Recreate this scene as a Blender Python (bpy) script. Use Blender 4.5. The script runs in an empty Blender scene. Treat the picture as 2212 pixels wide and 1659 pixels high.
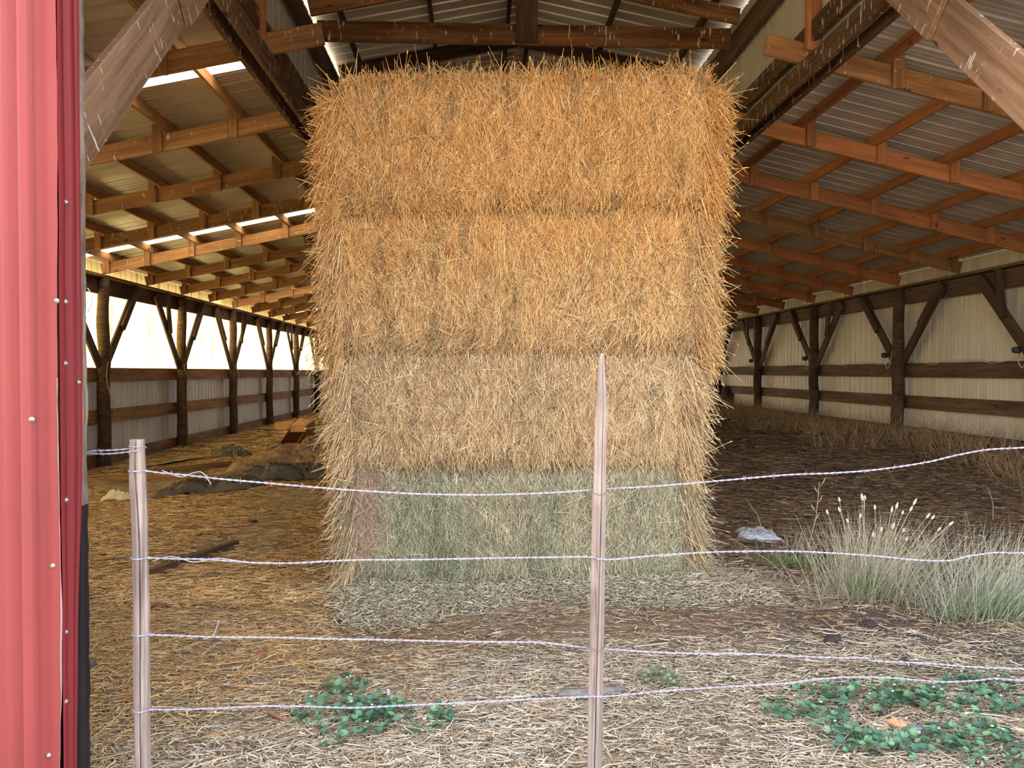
import bpy, bmesh, math, random
import numpy as np
from mathutils import Vector, Matrix, noise

# ------------------------------------------------------------------ camera, sky, sun, exposure
F = 1650.0; W, H = 2212, 1659
TH = math.atan(71 / F); PH = math.atan(26.5 / F); CH = 1.6       # yaw, pitch, camera height
sc = bpy.context.scene
COL = sc.collection
cam_d = bpy.data.cameras.new('camera'); cam = bpy.data.objects.new('camera', cam_d); COL.objects.link(cam)
cam_d.sensor_width = 36; cam_d.lens = F / W * 36; cam_d.clip_start = 0.05; cam_d.clip_end = 500
cam.location = (0, 0, CH); cam.rotation_euler = (math.pi / 2 - PH, 0, -TH)
sc.camera = cam
sc.view_settings.view_transform = 'Standard'; sc.view_settings.look = 'None'
sc.view_settings.gamma = 1.0; sc.view_settings.use_curve_mapping = False
sc.view_settings.exposure = 2.8
SUN = Vector((-0.80, 0.34, 0.58)).normalized()
world = bpy.data.worlds.new('world'); sc.world = world; world.use_nodes = True
wn = world.node_tree; wn.nodes.clear()
sky = wn.nodes.new('ShaderNodeTexSky'); sky.sky_type = 'NISHITA'; sky.sun_disc = False
sky.sun_elevation = math.asin(SUN.z); sky.sun_rotation = math.atan2(SUN.x, SUN.y)
sky.dust_density = 2.5
bw = wn.nodes.new('ShaderNodeBackground'); wo = wn.nodes.new('ShaderNodeOutputWorld')
mx = wn.nodes.new('ShaderNodeMix'); mx.data_type = 'RGBA'; mx.inputs[0].default_value = 0.55
mx.inputs[7].default_value = (4.4, 4.2, 4.35, 1)
wn.links.new(sky.outputs[0], mx.inputs[6]); wn.links.new(mx.outputs[2], bw.inputs[0])
bw.inputs[1].default_value = 0.17
wn.links.new(bw.outputs[0], wo.inputs[0])
sl = bpy.data.lights.new('sun', 'SUN'); so = bpy.data.objects.new('sun', sl); COL.objects.link(so)
sl.energy = 6.0; sl.angle = math.radians(0.6); sl.color = (1.0, 0.93, 0.80)
so.rotation_euler = SUN.to_track_quat('Z', 'Y').to_euler(); so.location = (-20, 10, 20)

# ------------------------------------------------------------------ geometry from the photograph
Rcam = Matrix.Rotation(-TH, 3, 'Z') @ Matrix.Rotation(math.pi / 2 - PH, 3, 'X')
def ray(px, py): return Rcam @ Vector(((px - W / 2) / F, (H / 2 - py) / F, -1))
def P(px, py, Y):
    d = ray(px, py); t = Y / d.y
    return Vector((d.x * t, Y, CH + d.z * t))
rng = np.random.default_rng(7); random.seed(7)

def _h(ix, iy):
    n = (ix.astype(np.int64) * 374761393 + iy.astype(np.int64) * 668265263) & 0x7fffffff
    n = ((n ^ (n >> 13)) * 1274126177) & 0x7fffffff
    return ((n ^ (n >> 16)) & 0xffff) / 65535.0
def vn(x, y):
    x = np.asarray(x, float); y = np.asarray(y, float)
    ix = np.floor(x); iy = np.floor(y); fx = x - ix; fy = y - iy
    fx = fx * fx * (3 - 2 * fx); fy = fy * fy * (3 - 2 * fy)
    a = _h(ix, iy); b = _h(ix + 1, iy); c = _h(ix, iy + 1); d = _h(ix + 1, iy + 1)
    return (a * (1 - fx) + b * fx) * (1 - fy) + (c * (1 - fx) + d * fx) * fy
def ss(a, b, x):
    t = np.clip((np.asarray(x, float) - a) / (b - a), 0, 1); return t * t * (3 - 2 * t)

XL, XR = -6.86, 8.0          # outer walls
GL, GR = -1.90, 2.98          # inner girder lines
YB = 36.2                      # back wall
ROWS = [3.22 + 3.66 * k for k in range(10)]
RAFT = [3.22 + 1.83 * k for k in range(19)]
SF = 5.40                      # front face of the bale stack

def gz(x, y):
    x = np.asarray(x, float); y = np.asarray(y, float)
    z = 0.42 * ss(2.2, 7.5, x) * ss(6.0, 13.0, y) - 0.13 * ss(-2.5, -6.8, x) * ss(6, 12, y)
    z = z + 0.10 * ss(XR - 1.1, XR, x) * ss(7, 9, y)
    z = z + (vn(x * 1.1 + 5, y * 1.1) - .5) * .09 + (vn(x * 3.1, y * 3.1 + 9) - .5) * .045 + (vn(x * 9, y * 9) - .5) * .018
    # heap of loose hay at the foot of the stack
    e = (vn(x * 2.3, y * 2.3 + 4) - .5) * .5
    z = z + 0.10 * ss(4.95, 5.5, y + e * .7) * ss(6.9, 6.5, y) * ss(-1.6, -.7, x + e) * ss(2.4, 1.4, x + e)
    return z
def G(px, py):
    d = ray(px, py); o = Vector((0, 0, CH)); t = 1.0
    for i in range(4000):
        p = o + d * t
        if p.z <= float(gz(p.x, p.y)): break
        t += 0.01
    return Vector((p.x, p.y, float(gz(p.x, p.y))))

# ------------------------------------------------------------------ materials
class NT:
    def __init__(s, name):
        s.m = bpy.data.materials.new(name); s.m.use_nodes = True; s.t = s.m.node_tree; s.t.nodes.clear()
        s.out = s.n('OutputMaterial'); s.b = s.n('BsdfPrincipled'); s.l(s.b.outputs[0], s.out.inputs[0])
    def n(s, k, **kw):
        x = s.t.nodes.new('ShaderNode' + k)
        for a, v in kw.items(): setattr(x, a, v)
        return x
    def l(s, a, b): s.t.links.new(a, b)
    def val(s, sock, v):
        if hasattr(v, 'is_output'): s.l(v, sock)
        else: sock.default_value = v
    def coord(s, scale=(1, 1, 1), rnd=True):
        tc = s.n('TexCoord'); mp = s.n('Mapping'); mp.inputs['Scale'].default_value = scale
        s.l(tc.outputs['Object'], mp.inputs[0])
        if rnd:
            oi = s.n('ObjectInfo'); ad = s.n('VectorMath', operation='ADD'); mu = s.n('Math', operation='MULTIPLY')
            mu.inputs[1].default_value = 37.0; s.l(oi.outputs['Random'], mu.inputs[0])
            s.l(mp.outputs[0], ad.inputs[0]); s.l(mu.outputs[0], ad.inputs[1]); return ad.outputs[0]
        return mp.outputs[0]
    def noise(s, vec, scale, detail=4, rough=.6, dist=0):
        x = s.n('TexNoise'); x.inputs['Scale'].default_value = scale; x.inputs['Detail'].default_value = detail
        x.inputs['Roughness'].default_value = rough; x.inputs['Distortion'].default_value = dist
        s.l(vec, x.inputs[0]); return x.outputs[0]
    def ramp(s, f, pts):
        r = s.n('ValToRGB'); e = r.color_ramp.elements
        while len(e) < len(pts): e.new(0.5)
        for i, (p, c) in enumerate(pts):
            e[i].position = p; e[i].color = (c, c, c, 1) if not hasattr(c, '__len__') else (*c[:3], 1)
        s.l(f, r.inputs[0]); return r.outputs[0]
    def mix(s, f, a, b, mode='MIX'):
        x = s.n('Mix', data_type='RGBA', blend_type=mode)
        s.val(x.inputs[0], f)
        for i, v in ((6, a), (7, b)):
            if hasattr(v, 'is_output'): s.l(v, x.inputs[i])
            else: x.inputs[i].default_value = (*v[:3], 1)
        return x.outputs[2]
    def bump(s, h, st=.4, d=.01):
        b = s.n('Bump'); b.inputs['Strength'].default_value = st; b.inputs['Distance'].default_value = d
        s.l(h, b.inputs['Height']); s.l(b.outputs[0], s.b.inputs['Normal'])
    def col(s, c): s.val(s.b.inputs['Base Color'], c if hasattr(c, 'is_output') else (*c, 1))
    def rough(s, r, spec=.3): s.val(s.b.inputs['Roughness'], r); s.b.inputs['Specular IOR Level'].default_value = spec

def wood(name, light, dark, grain=(0.7, 16, 16), specks=0.0, rough=.75, knots=True, streak=.5):
    m = NT(name); v = m.coord(grain); v1 = m.coord((1, 1, 1))
    g = m.noise(v, 1.6, 6, .65, .6)
    c = m.mix(m.ramp(g, [(.32, 0), (.68, 1)]), dark, light)
    blot = m.ramp(m.noise(m.coord((.8, 4, 4)), 1.1, 3), [(.38, .45), (.6, 1)])
    c = m.mix(streak, c, m.mix(1, c, blot, 'MULTIPLY'))
    if knots:
        vo = m.n('TexVoronoi'); vo.inputs['Scale'].default_value = 2.4
        m.l(m.coord((.75, 2.2, 2.2)), vo.inputs[0])
        k = m.ramp(vo.outputs['Distance'], [(.05, 1), (.11, 0)])
        c = m.mix(k, c, tuple(x * .3 for x in dark))
    oi = m.n('ObjectInfo'); hv = m.n('HueSaturation'); m.l(c, hv.inputs['Color'])
    mr = m.n('MapRange'); mr.inputs[3].default_value = .78; mr.inputs[4].default_value = 1.25
    m.l(oi.outputs['Random'], mr.inputs[0]); m.l(mr.outputs[0], hv.inputs['Value']); c = hv.outputs[0]
    if specks:
        s = m.ramp(m.noise(m.coord((26, 26, 5)), 1.4, 2, .5), [(.70 - specks * .05, 0), (.74 - specks * .05, 1)])
        c = m.mix(s, c, (.62, .56, .45))
    m.col(c); m.rough(rough, .25); m.bump(g, .35, .004)
    return m.m

M = {}
M['rafter_red'] = wood('rafter_red', (.58, .25, .10), (.34, .13, .045), streak=.35)
M['rafter_brown'] = wood('rafter_brown', (.50, .27, .11), (.24, .11, .04), specks=.35, streak=.5)
M['girder'] = wood('girder', (.20, .11, .055), (.07, .032, .014), specks=1.2, streak=.6)
M['brace_near'] = wood('brace_near', (.36, .22, .13), (.17, .09, .045), specks=.8, streak=.5)
M['truss'] = wood('truss', (.40, .19, .065), (.12, .045, .016), specks=1.0, streak=.9)
M['dark_wood'] = wood('dark_wood', (.16, .095, .058), (.055, .03, .018), streak=.7)
M['rail'] = wood('rail', (.25, .165, .10), (.11, .065, .035), streak=.6)
M['rail_left'] = wood('rail_left', (.36, .20, .09), (.18, .085, .035), streak=.6)
M['fence'] = wood('fence', (.50, .40, .34), (.18, .135, .115), grain=(34, 34, 1.3), streak=.35, knots=False, rough=.85)
M['old_edge'] = wood('old_edge', (.27, .205, .165), (.08, .055, .042), grain=(20, 20, 1.2), streak=.8, knots=False)
M['black_edge'] = wood('black_edge', (.020, .014, .015), (.007, .005, .006), grain=(20, 20, 1.2), knots=False)
M['board'] = wood('board', (.46, .29, .13), (.2, .11, .045), streak=.5)
M['bark'] = wood('bark', (.11, .075, .05), (.03, .018, .012), grain=(9, 9, 2), knots=False)

def metal_sheet(name, base, stain, axis, met=.25, rough=.42, st=.5):
    m = NT(name)
    sc_ = {'Z': (7, 7, .35), 'X': (.35, 7, 7)}[axis]
    v = m.coord(sc_, False)
    g = m.noise(v, 1.0, 5, .6); f = m.ramp(g, [(.42, 0), (.75, 1)])
    big = m.noise(m.coord((1, 1, 1), False), .9, 2)
    c = m.mix(m.ramp(f, [(0, 0), (1, st)]), base, stain)
    c = m.mix(.35, c, m.mix(1, c, m.ramp(big, [(.3, .6), (.7, 1)]), 'MULTIPLY'))
    m.col(c); m.rough(rough, .22 if 'red' in name else .5); m.b.inputs['Metallic'].default_value = met
    m.bump(m.noise(m.coord((2, 2, 2), False), 1.5, 2), .15, .01)
    return m.m
M['roof_metal'] = metal_sheet('roof_metal', (.66, .60, .50), (.42, .34, .26), 'X', .25, .35)
M['roof_metal_right'] = metal_sheet('roof_metal_right', (.66, .60, .54), (.40, .33, .28), 'X', .15, .42)
M['wall_metal_white'] = metal_sheet('wall_metal_white', (.88, .80, .66), (.62, .52, .38), 'Z', .0, .5)
M['wall_metal_grey'] = metal_sheet('wall_metal_grey', (.62, .60, .56), (.38, .33, .26), 'Z', .1, .5)
M['clere_metal'] = metal_sheet('clere_metal', (.60, .58, .46), (.40, .35, .26), 'Z', .1, .45)
M['red_paint'] = metal_sheet('red_paint', (.265, .050, .046), (.29, .075, .072), 'Z', .0, .5, .4)
M['red_shaded'] = metal_sheet('red_shaded', (.22, .024, .028), (.17, .024, .026), 'Z', .0, .45, .5)  # door red made darker: shade on the side-facing trim put into the colour

def simple(name, c, r=.6, met=0, spec=.4, bump=0, var=.0, sc_=20):
    m = NT(name); v = m.coord((1, 1, 1))
    if var:
        n = m.noise(v, sc_, 4); m.col(m.mix(m.ramp(n, [(.3, 0), (.7, 1)]), tuple(x * (1 - var) for x in c), tuple(min(1, x * (1 + var)) for x in c)))
    else: m.col(c)
    m.rough(r, spec); m.b.inputs['Metallic'].default_value = met
    if bump: m.bump(m.noise(v, sc_, 4), .6, bump)
    return m.m
M['screw'] = simple('screw', (.38, .33, .33), .4, .7)
M['wire'] = simple('wire', (.42, .42, .52), .45, .3, .5, var=.15, sc_=60)
M['barb'] = simple('barb', (.50, .30, .36), .5, .3)
M['tie'] = simple('tie', (.24, .2, .2), .5, .6)
M['torn'] = simple('torn', (.40, .30, .30), .4, .6)
M['sack'] = simple('sack', (.62, .68, .78), .7, bump=.01, var=.2, sc_=9)
M['sack_grey'] = simple('sack_grey', (.36, .34, .36), .7, bump=.01, var=.2, sc_=9)
M['rag'] = simple('rag', (.78, .70, .50), .8, bump=.01, var=.12, sc_=12)
M['card'] = simple('card', (.60, .33, .12), .8, var=.12, sc_=4)
M['card_in'] = simple('card_in', (.36, .17, .06), .85, var=.1, sc_=4)
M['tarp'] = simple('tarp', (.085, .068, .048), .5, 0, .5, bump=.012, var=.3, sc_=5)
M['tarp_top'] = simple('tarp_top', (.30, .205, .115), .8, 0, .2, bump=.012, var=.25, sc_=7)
M['twine'] = simple('twine', (.52, .38, .2), .8)
M['cord'] = simple('cord', (.7, .66, .6), .5)
M['tag'] = simple('tag', (.75, .76, .95), .5)
M['leaf_dry'] = simple('leaf_dry', (.72, .36, .2), .7, var=.15, sc_=40)
M['stone'] = simple('stone', (.22, .22, .26), .9, bump=.01, var=.4, sc_=60)
M['clod'] = simple('clod', (.05, .038, .034), .95, bump=.01, var=.3, sc_=60)
M['stick'] = simple('stick', (.30, .15, .09), .8, var=.2, sc_=30)
M['rust'] = simple('rust', (.30, .12, .07), .8, var=.3, sc_=40)
M['cap'] = simple('cap', (.38, .44, .30), .5)
M['log'] = wood('log', (.30, .26, .24), (.12, .10, .09), knots=False)
M['insul'] = simple('insul', (.06, .05, .045), .5)

def translucent(name, c, dirt, vertical=True, amt=1.0):
    m = NT(name); s = (9, 9, .5) if vertical else (.8, 9, 9)
    g = m.noise(m.coord(s, False), 1.2, 5, .6)
    cc = m.mix(m.ramp(g, [(.52, 0), (.66, 1)]), c, dirt)
    tr = m.n('BsdfTranslucent'); m.l(cc, tr.inputs[0]); df = m.n('BsdfDiffuse'); m.l(cc, df.inputs[0])
    mi = m.n('MixShader'); mi.inputs[0].default_value = .25
    m.l(tr.outputs[0], mi.inputs[1]); m.l(df.outputs[0], mi.inputs[2]); m.l(mi.outputs[0], m.out.inputs[0])
    return m.m
M['fibre'] = translucent('fibre', (.50, .425, .20), (.21, .12, .038))
M['fibre_roof'] = translucent('fibre_roof', (.9, .84, .66), (.62, .42, .16), False)

def tinted(name, rough=.6, spec=.25, sss=0, trans=0):
    m = NT(name); a = m.n('Attribute'); a.attribute_name = 'tint'
    m.col(a.outputs[0]); m.rough(rough, spec)
    return m.m
M['straw'] = tinted('straw', .55, .3)
M['grass'] = tinted('grass', .6, .25)
M['leaf'] = tinted('leaf', .5, .35)

def bale_core(name, a, b):
    m = NT(name); n = m.noise(m.coord((30, 30, 5)), 1.5, 6, .7)
    m.col(m.mix(m.ramp(n, [(.3, 0), (.7, 1)]), b, a)); m.rough(.9, .1); m.bump(n, 1, .02); return m.m

def ground_mat():
    m = NT('barn_ground'); v = m.coord((1, 1, 1), False)
    fine = m.noise(v, 55, 6, .75); mid = m.noise(v, 5, 4); st = m.noise(m.coord((8, 40, 8), False), 2.2, 5, .7, 1.5)
    dirt = m.mix(m.ramp(fine, [(.35, 0), (.65, 1)]), (.05, .042, .037), (.17, .14, .12))
    chaff = m.mix(m.ramp(st, [(.38, 0), (.62, 1)]), (.15, .115, .08), (.48, .38, .25))
    # more bedding straw on the left, bare soil on the right
    tc = m.n('TexCoord'); sp = m.n('SeparateXYZ'); m.l(tc.outputs['Object'], sp.inputs[0])
    mr = m.n('MapRange'); m.l(sp.outputs[0], mr.inputs[0]); mr.inputs[1].default_value = 2.4; mr.inputs[2].default_value = 0.8
    mr.inputs[3].default_value = .12; mr.inputs[4].default_value = .85
    ad = m.n('Math', operation='ADD'); m.l(mr.outputs[0], ad.inputs[0]); m.l(m.ramp(mid, [(.35, -.0), (.65, .5)]), ad.inputs[1])
    sb = m.n('Math', operation='SUBTRACT', use_clamp=True); m.l(ad.outputs[0], sb.inputs[0]); sb.inputs[1].default_value = .25
    c = m.mix(sb.outputs[0], dirt, chaff)
    m.col(c); m.rough(.95, .1); m.bump(fine, .8, .01); return m.m
M['ground'] = ground_mat()

# ------------------------------------------------------------------ object helpers
MW = {}
def setw(o, mat, parent=None):
    if parent is not None:
        o.parent = parent; o.matrix_basis = MW[parent.name].inverted() @ mat
    else: o.matrix_basis = mat
    MW[o.name] = mat.copy()
def tag(o, label=None, cat=None, group=None, kind=None):
    if label: o['label'] = label
    if cat: o['category'] = cat
    if group: o['group'] = group
    if kind: o['kind'] = kind
    return o
def thing(name, loc, label, cat, group=None):
    o = bpy.data.objects.new(name, None); COL.objects.link(o); o.empty_display_size = .1
    setw(o, Matrix.Translation(loc)); return tag(o, label, cat, group)
def obj(name, me, mat, parent=None, mw=None):
    o = bpy.data.objects.new(name, me); COL.objects.link(o)
    for x in (mat if isinstance(mat, (list, tuple)) else [mat]): me.materials.append(x)
    setw(o, mw or Matrix.Identity(4), parent); return o
def mesh_py(verts, faces, smooth=False):
    me = bpy.data.meshes.new('m'); me.from_pydata([tuple(v) for v in verts], [], faces); me.update()
    if smooth: me.polygons.foreach_set('use_smooth', [True] * len(me.polygons))
    return me
def bm_mesh(bm, smooth=False):
    bmesh.ops.recalc_face_normals(bm, faces=bm.faces)
    me = bpy.data.meshes.new('m'); bm.to_mesh(me); bm.free()
    if smooth: me.polygons.foreach_set('use_smooth', [True] * len(me.polygons))
    return me
def box_mesh(l, t, h, bev=.004, warp=0):
    bm = bmesh.new(); bmesh.ops.create_cube(bm, size=1)
    for v in bm.verts: v.co = Vector((v.co.x * l, v.co.y * t, v.co.z * h))
    if bev: bmesh.ops.bevel(bm, geom=list(bm.edges), offset=bev, segments=1, affect='EDGES')
    return bm_mesh(bm)
def frame(p0, p1, up=(0, 0, 1)):
    p0, p1 = Vector(p0), Vector(p1); x = (p1 - p0).normalized(); up = Vector(up)
    y = up.cross(x)
    if y.length < 1e-4: y = Vector((0, 1, 0)).cross(x)
    y.normalize(); z = x.cross(y)
    m = Matrix((x, y, z)).transposed().to_4x4(); m.translation = (p0 + p1) / 2; return m
def beam(name, p0, p1, h, t, mat, parent=None, up=(0, 0, 1), bev=.004):
    L = (Vector(p1) - Vector(p0)).length
    return obj(name, box_mesh(L, t, h, bev), M[mat], parent, frame(p0, p1, up))
def tube_mesh(pts, rad, n=8, caps=True, prof=None):
    pts = [Vector(p) for p in pts]; V = []; Fc = []; u = None
    for i, p in enumerate(pts):
        d = (pts[min(i + 1, len(pts) - 1)] - pts[max(i - 1, 0)]).normalized()
        if u is None: u = d.orthogonal().normalized() if abs(d.z) < .8 else (Vector((1, 0, 0)) - d * d.x).normalized()
        u = (u - d * u.dot(d)).normalized(); w = d.cross(u)
        r = rad[i] if hasattr(rad, '__len__') else rad
        for k in range(n):
            a = 2 * math.pi * k / n; rr = r * (prof(i / (len(pts) - 1), a) if prof else 1)
            V.append(p + (u * math.cos(a) + w * math.sin(a)) * rr)
    for i in range(len(pts) - 1):
        for k in range(n):
            Fc.append((i * n + k, i * n + (k + 1) % n, (i + 1) * n + (k + 1) % n, (i + 1) * n + k))
    if caps: Fc.append(tuple(range(n - 1, -1, -1))); Fc.append(tuple(range((len(pts) - 1) * n, len(pts) * n)))
    return mesh_py(V, Fc, True)
def fast_mesh(V, Q, tint=None):
    """V (n,3), Q (m,4) quads, tint (n,3)"""
    me = bpy.data.meshes.new('m'); n = len(V); q = len(Q)
    me.vertices.add(n); me.vertices.foreach_set('co', V.astype(np.float32).ravel())
    me.loops.add(q * 4); me.loops.foreach_set('vertex_index', Q.astype(np.int32).ravel())
    me.polygons.add(q); me.polygons.foreach_set('loop_start', np.arange(0, q * 4, 4, dtype=np.int32))
    me.update(calc_edges=True)
    if tint is not None:
        a = me.color_attributes.new('tint', 'FLOAT_COLOR', 'POINT')
        c = np.ones((n, 4), np.float32); c[:, :3] = tint; a.data.foreach_set('color', c.ravel())
    me.polygons.foreach_set('use_smooth', np.ones(q, bool)); me.update()
    return me
def strands(p, d, L, w, bend, tint, rad=(1, 1, .6), flat=1.0):
    """straws: p start, d direction, L length, w width, bend offset of the tip; 3-sided"""
    n = len(p); d = d / np.linalg.norm(d, axis=1, keepdims=True)
    ref = np.where(np.abs(d[:, 2:3]) < .9, np.array([[0, 0, 1.]]), np.array([[1., 0, 0]]))
    u = np.cross(d, ref); u /= np.linalg.norm(u, axis=1, keepdims=True); v = np.cross(d, u)
    V = np.zeros((n, 9, 3)); ang = np.array([0, 2.094, 4.189]); ro = rng.uniform(0, 6.28, n)
    for j, t in enumerate((0, .5, 1)):
        c = p + d * (L * t)[:, None] + bend * (t * t)
        for k in range(3):
            a = ang[k] + ro
            V[:, j * 3 + k] = c + (u * np.cos(a)[:, None] + v * (np.sin(a) * flat)[:, None]) * (w * rad[j] * .58)[:, None]
    base = (np.arange(n) * 9)[:, None]
    Q = []
    for j in (0, 1):
        for k in range(3):
            a, b = j * 3 + k, j * 3 + (k + 1) % 3
            Q.append(np.stack([base[:, 0] + a, base[:, 0] + b, base[:, 0] + b + 3, base[:, 0] + a + 3], 1))
    return V.reshape(-1, 3), np.concatenate(Q), np.repeat(tint, 9, axis=0)
def join_s(parts):
    off = 0; Vs, Qs, Ts = [], [], []
    for V, Q, T in parts: Vs.append(V); Qs.append(Q + off); Ts.append(T); off += len(V)
    return np.concatenate(Vs), np.concatenate(Qs), np.concatenate(Ts)
def N(n, s=1.0): return rng.normal(0, s, n)
def U(a, b, n): return rng.uniform(a, b, n)
def pal(n, cols, wts=None, var=.16):
    cols = np.array(cols); i = rng.choice(len(cols), n, p=wts)
    return np.clip(cols[i] * (1 + N(n, var))[:, None], .01, 1)
ORD = ['first', 'second', 'third', 'fourth', 'fifth', 'sixth', 'seventh', 'eighth', 'ninth', 'tenth', 'eleventh', 'twelfth',
       'thirteenth', 'fourteenth', 'fifteenth', 'sixteenth', 'seventeenth', 'eighteenth', 'nineteenth']

# ------------------------------------------------------------------ ground
def axis(a, b, fa, fb, fine, coarse):
    return np.unique(np.round(np.concatenate([np.arange(a, fa, coarse), np.arange(fa, fb, fine), np.arange(fb, b + coarse, coarse)]), 4))
gx = np.concatenate([[-60, -35, -20], axis(-12, 14, -7, 8.5, .07, .5), [22, 35, 60]])
gy = np.concatenate([[-60, -35, -18], axis(-8, 38, 2.2, 16, .07, .45), [50, 80]])
GX, GY = np.meshgrid(gx, gy); nx, ny = len(gx), len(gy)
V = np.stack([GX.ravel(), GY.ravel(), gz(GX, GY).ravel()], 1)
I = (np.arange(ny - 1)[:, None] * nx + np.arange(nx - 1)[None]).ravel()
me = fast_mesh(V, np.stack([I, I + 1, I + nx + 1, I + nx], 1))
tag(obj('ground', me, M['ground']), 'earth floor strewn with chaff and bedding', kind='structure')

# ------------------------------------------------------------------ ribbed sheets
PITCH = .2286
def rib_profile(y0, y1, phase=0):
    base = [(0, 0), (.012, .026), (.037, .026), (.049, 0), (.098, 0), (.104, .0035), (.118, .0035), (.124, 0), (.160, 0), (.166, .0035), (.180, .0035), (.186, 0)]
    out = [(y0, 0)]; k = math.floor(y0 / PITCH) - 1
    while k * PITCH < y1:
        for a, h in base:
            y = k * PITCH + a
            if y0 < y < y1: out.append((y, h))
        k += 1
    out.append((y1, 0)); return out
def roof_sheet(name, y0, y1, a, b, mat, kind='structure', lab=None):
    """slope from a=(x,z) to b=(x,z), ribs run along the slope; rises away from below"""
    V = []; Fc = []; pr = rib_profile(y0, y1)
    for y, h in pr:
        V.append((a[0], y, a[1] + h)); V.append((b[0], y, b[1] + h))
    for i in range(len(pr) - 1): Fc.append((2 * i, 2 * i + 1, 2 * i + 3, 2 * i + 2))
    return tag(obj(name, mesh_py(V, Fc), M[mat]), lab, kind=kind)
def wall_sheet(name, x, y0, y1, zb, zt, side, mat, lab=None, kind='structure', jag=0, parent=None):
    V = []; Fc = []; pr = rib_profile(y0, y1)
    f = zb if callable(zb) else (lambda y: zb); g = zt if callable(zt) else (lambda y: zt)
    for y, h in pr:
        V.append((x + side * h, y, f(y))); V.append((x + side * h, y, g(y)))
    for i in range(len(pr) - 1): Fc.append((2 * i, 2 * i + 1, 2 * i + 3, 2 * i + 2))
    return tag(obj(name, mesh_py(V, Fc), M[mat], parent), lab, kind=kind)
def front_sheet(x0, x1, y, zb, zt, mat):
    V = []; Fc = []; pr = rib_profile(x0, x1)
    f = zb if callable(zb) else (lambda x: zb); g = zt if callable(zt) else (lambda x: zt)
    for x, h in pr:
        V.append((x, y - h, f(x))); V.append((x, y - h, g(x)))
    for i in range(len(pr) - 1): Fc.append((2 * i, 2 * i + 1, 2 * i + 3, 2 * i + 2))
    return mesh_py(V, Fc)

ZG = CH + 2.79                       # underside of the side rafters at the girders
SL = (2.79 - 1.76) / (GL - XL); SR = (2.79 - 1.62) / (XR - GR)
def zraf(x):                         # underside of side rafters
    return ZG + (x - GL) * SL if x < .5 else ZG - (x - GR) * SR
RD = .19; PD = .12                   # rafter depth, purlin depth
def zroof(x): return zraf(x) + RD + PD + .004
Y0, Y1 = 2.9, YB
# left side roof, with see-through sheets let in between the metal ones
strips_l = [(7.15, 7.75), (13.70, 13.98), (20.6, 21.1), (27.9, 28.3)]
y = Y0; la, lb = (XL - .62, zroof(XL - .62)), (GL - .08, zroof(GL - .08))
k = 1
for s0, s1 in strips_l + [(Y1, Y1)]:
    roof_sheet('roof_left', y, s0, la, lb, 'roof_metal', lab='ribbed metal roof over the left bay')
    if s1 > s0:
        roof_sheet('window_%d' % k, s0, s1, la, lb, 'fibre_roof', lab='see-through roof sheet over the left bay'); k += 1
    y = s1
roof_sheet('roof_right', Y0, Y1, (GR + .08, zroof(GR + .08)), (XR + .4, zroof(XR + .4)), 'roof_metal_right', lab='ribbed metal roof over the right bay')
# raised middle roof
MXC = (GL + GR) / 2; ZE = CH + 4.17; ZR = ZE + .20 * (GR - GL) / 2
MO = .2
roof_sheet('roof_middle', Y0, Y1, (GL - MO, ZE - .2 * MO + .14), (MXC, ZR + .14), 'roof_metal', lab='ribbed metal roof over the middle aisle, left slope')
roof_sheet('roof_middle', Y0, Y1, (MXC, ZR + .14), (GR + MO, ZE - .2 * MO + .14), 'roof_metal', lab='ribbed metal roof over the middle aisle, right slope')
# walls
ZRL = CH - .02
wall_sheet('wall_left', XL - .16, Y0 + .3, Y1, -.4, ZRL + .06, -1, 'wall_metal_grey', 'grey ribbed lower wall')
wall_sheet('window_%d' % k, XL - .17, Y0 + .3, Y1, ZRL, zroof(XL - .17) - .010, -1, 'fibre', 'glowing see-through wall sheets'); k += 1
wall_sheet('wall_right', XR + .16, Y0 + .3, Y1, -.1, zroof(XR + .16) - .008, 1, 'wall_metal_white', 'white ribbed wall')
wall_sheet('wall_clerestory_left', GL - .10, Y0 + .3, Y1, ZG + .10, ZE + .06, -1, 'clere_metal', 'ribbed wall strip below the raised roof, left')
wall_sheet('wall_clerestory_right', GR + .10, Y0 + .3, Y1, ZG + .10, ZE + .06, 1, 'clere_metal', 'ribbed wall strip below the raised roof, right')
def ztop(x):
    if GL - MO < x < GR + MO: return ZE + .1 + .2 * (x - GL if x < MXC else GR - x)
    return zroof(x) - .02
tag(obj('wall_back', front_sheet(XL - .2, XR + .2, YB, lambda x: CH + 2.5 if GL < x < GR else -.3, ztop, 'red'), M['wall_metal_grey']), 'far end wall', kind='structure')  # open across the unseen aisle end, added to let fill light in
tag(obj('wall_front', front_sheet(XL - .2, GL - .3, 3.28, -.2, ztop, 'red'), M['red_paint']), 'red ribbed front wall', kind='structure')
tag(obj('wall_front', front_sheet(GL - .3, XR + .2, 3.28, lambda x: zraf(x) - .05 if not GL < x < GR else ZG + .15, ztop, 'red'), M['red_paint']), 'red gable above the open front', kind='structure')

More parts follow.
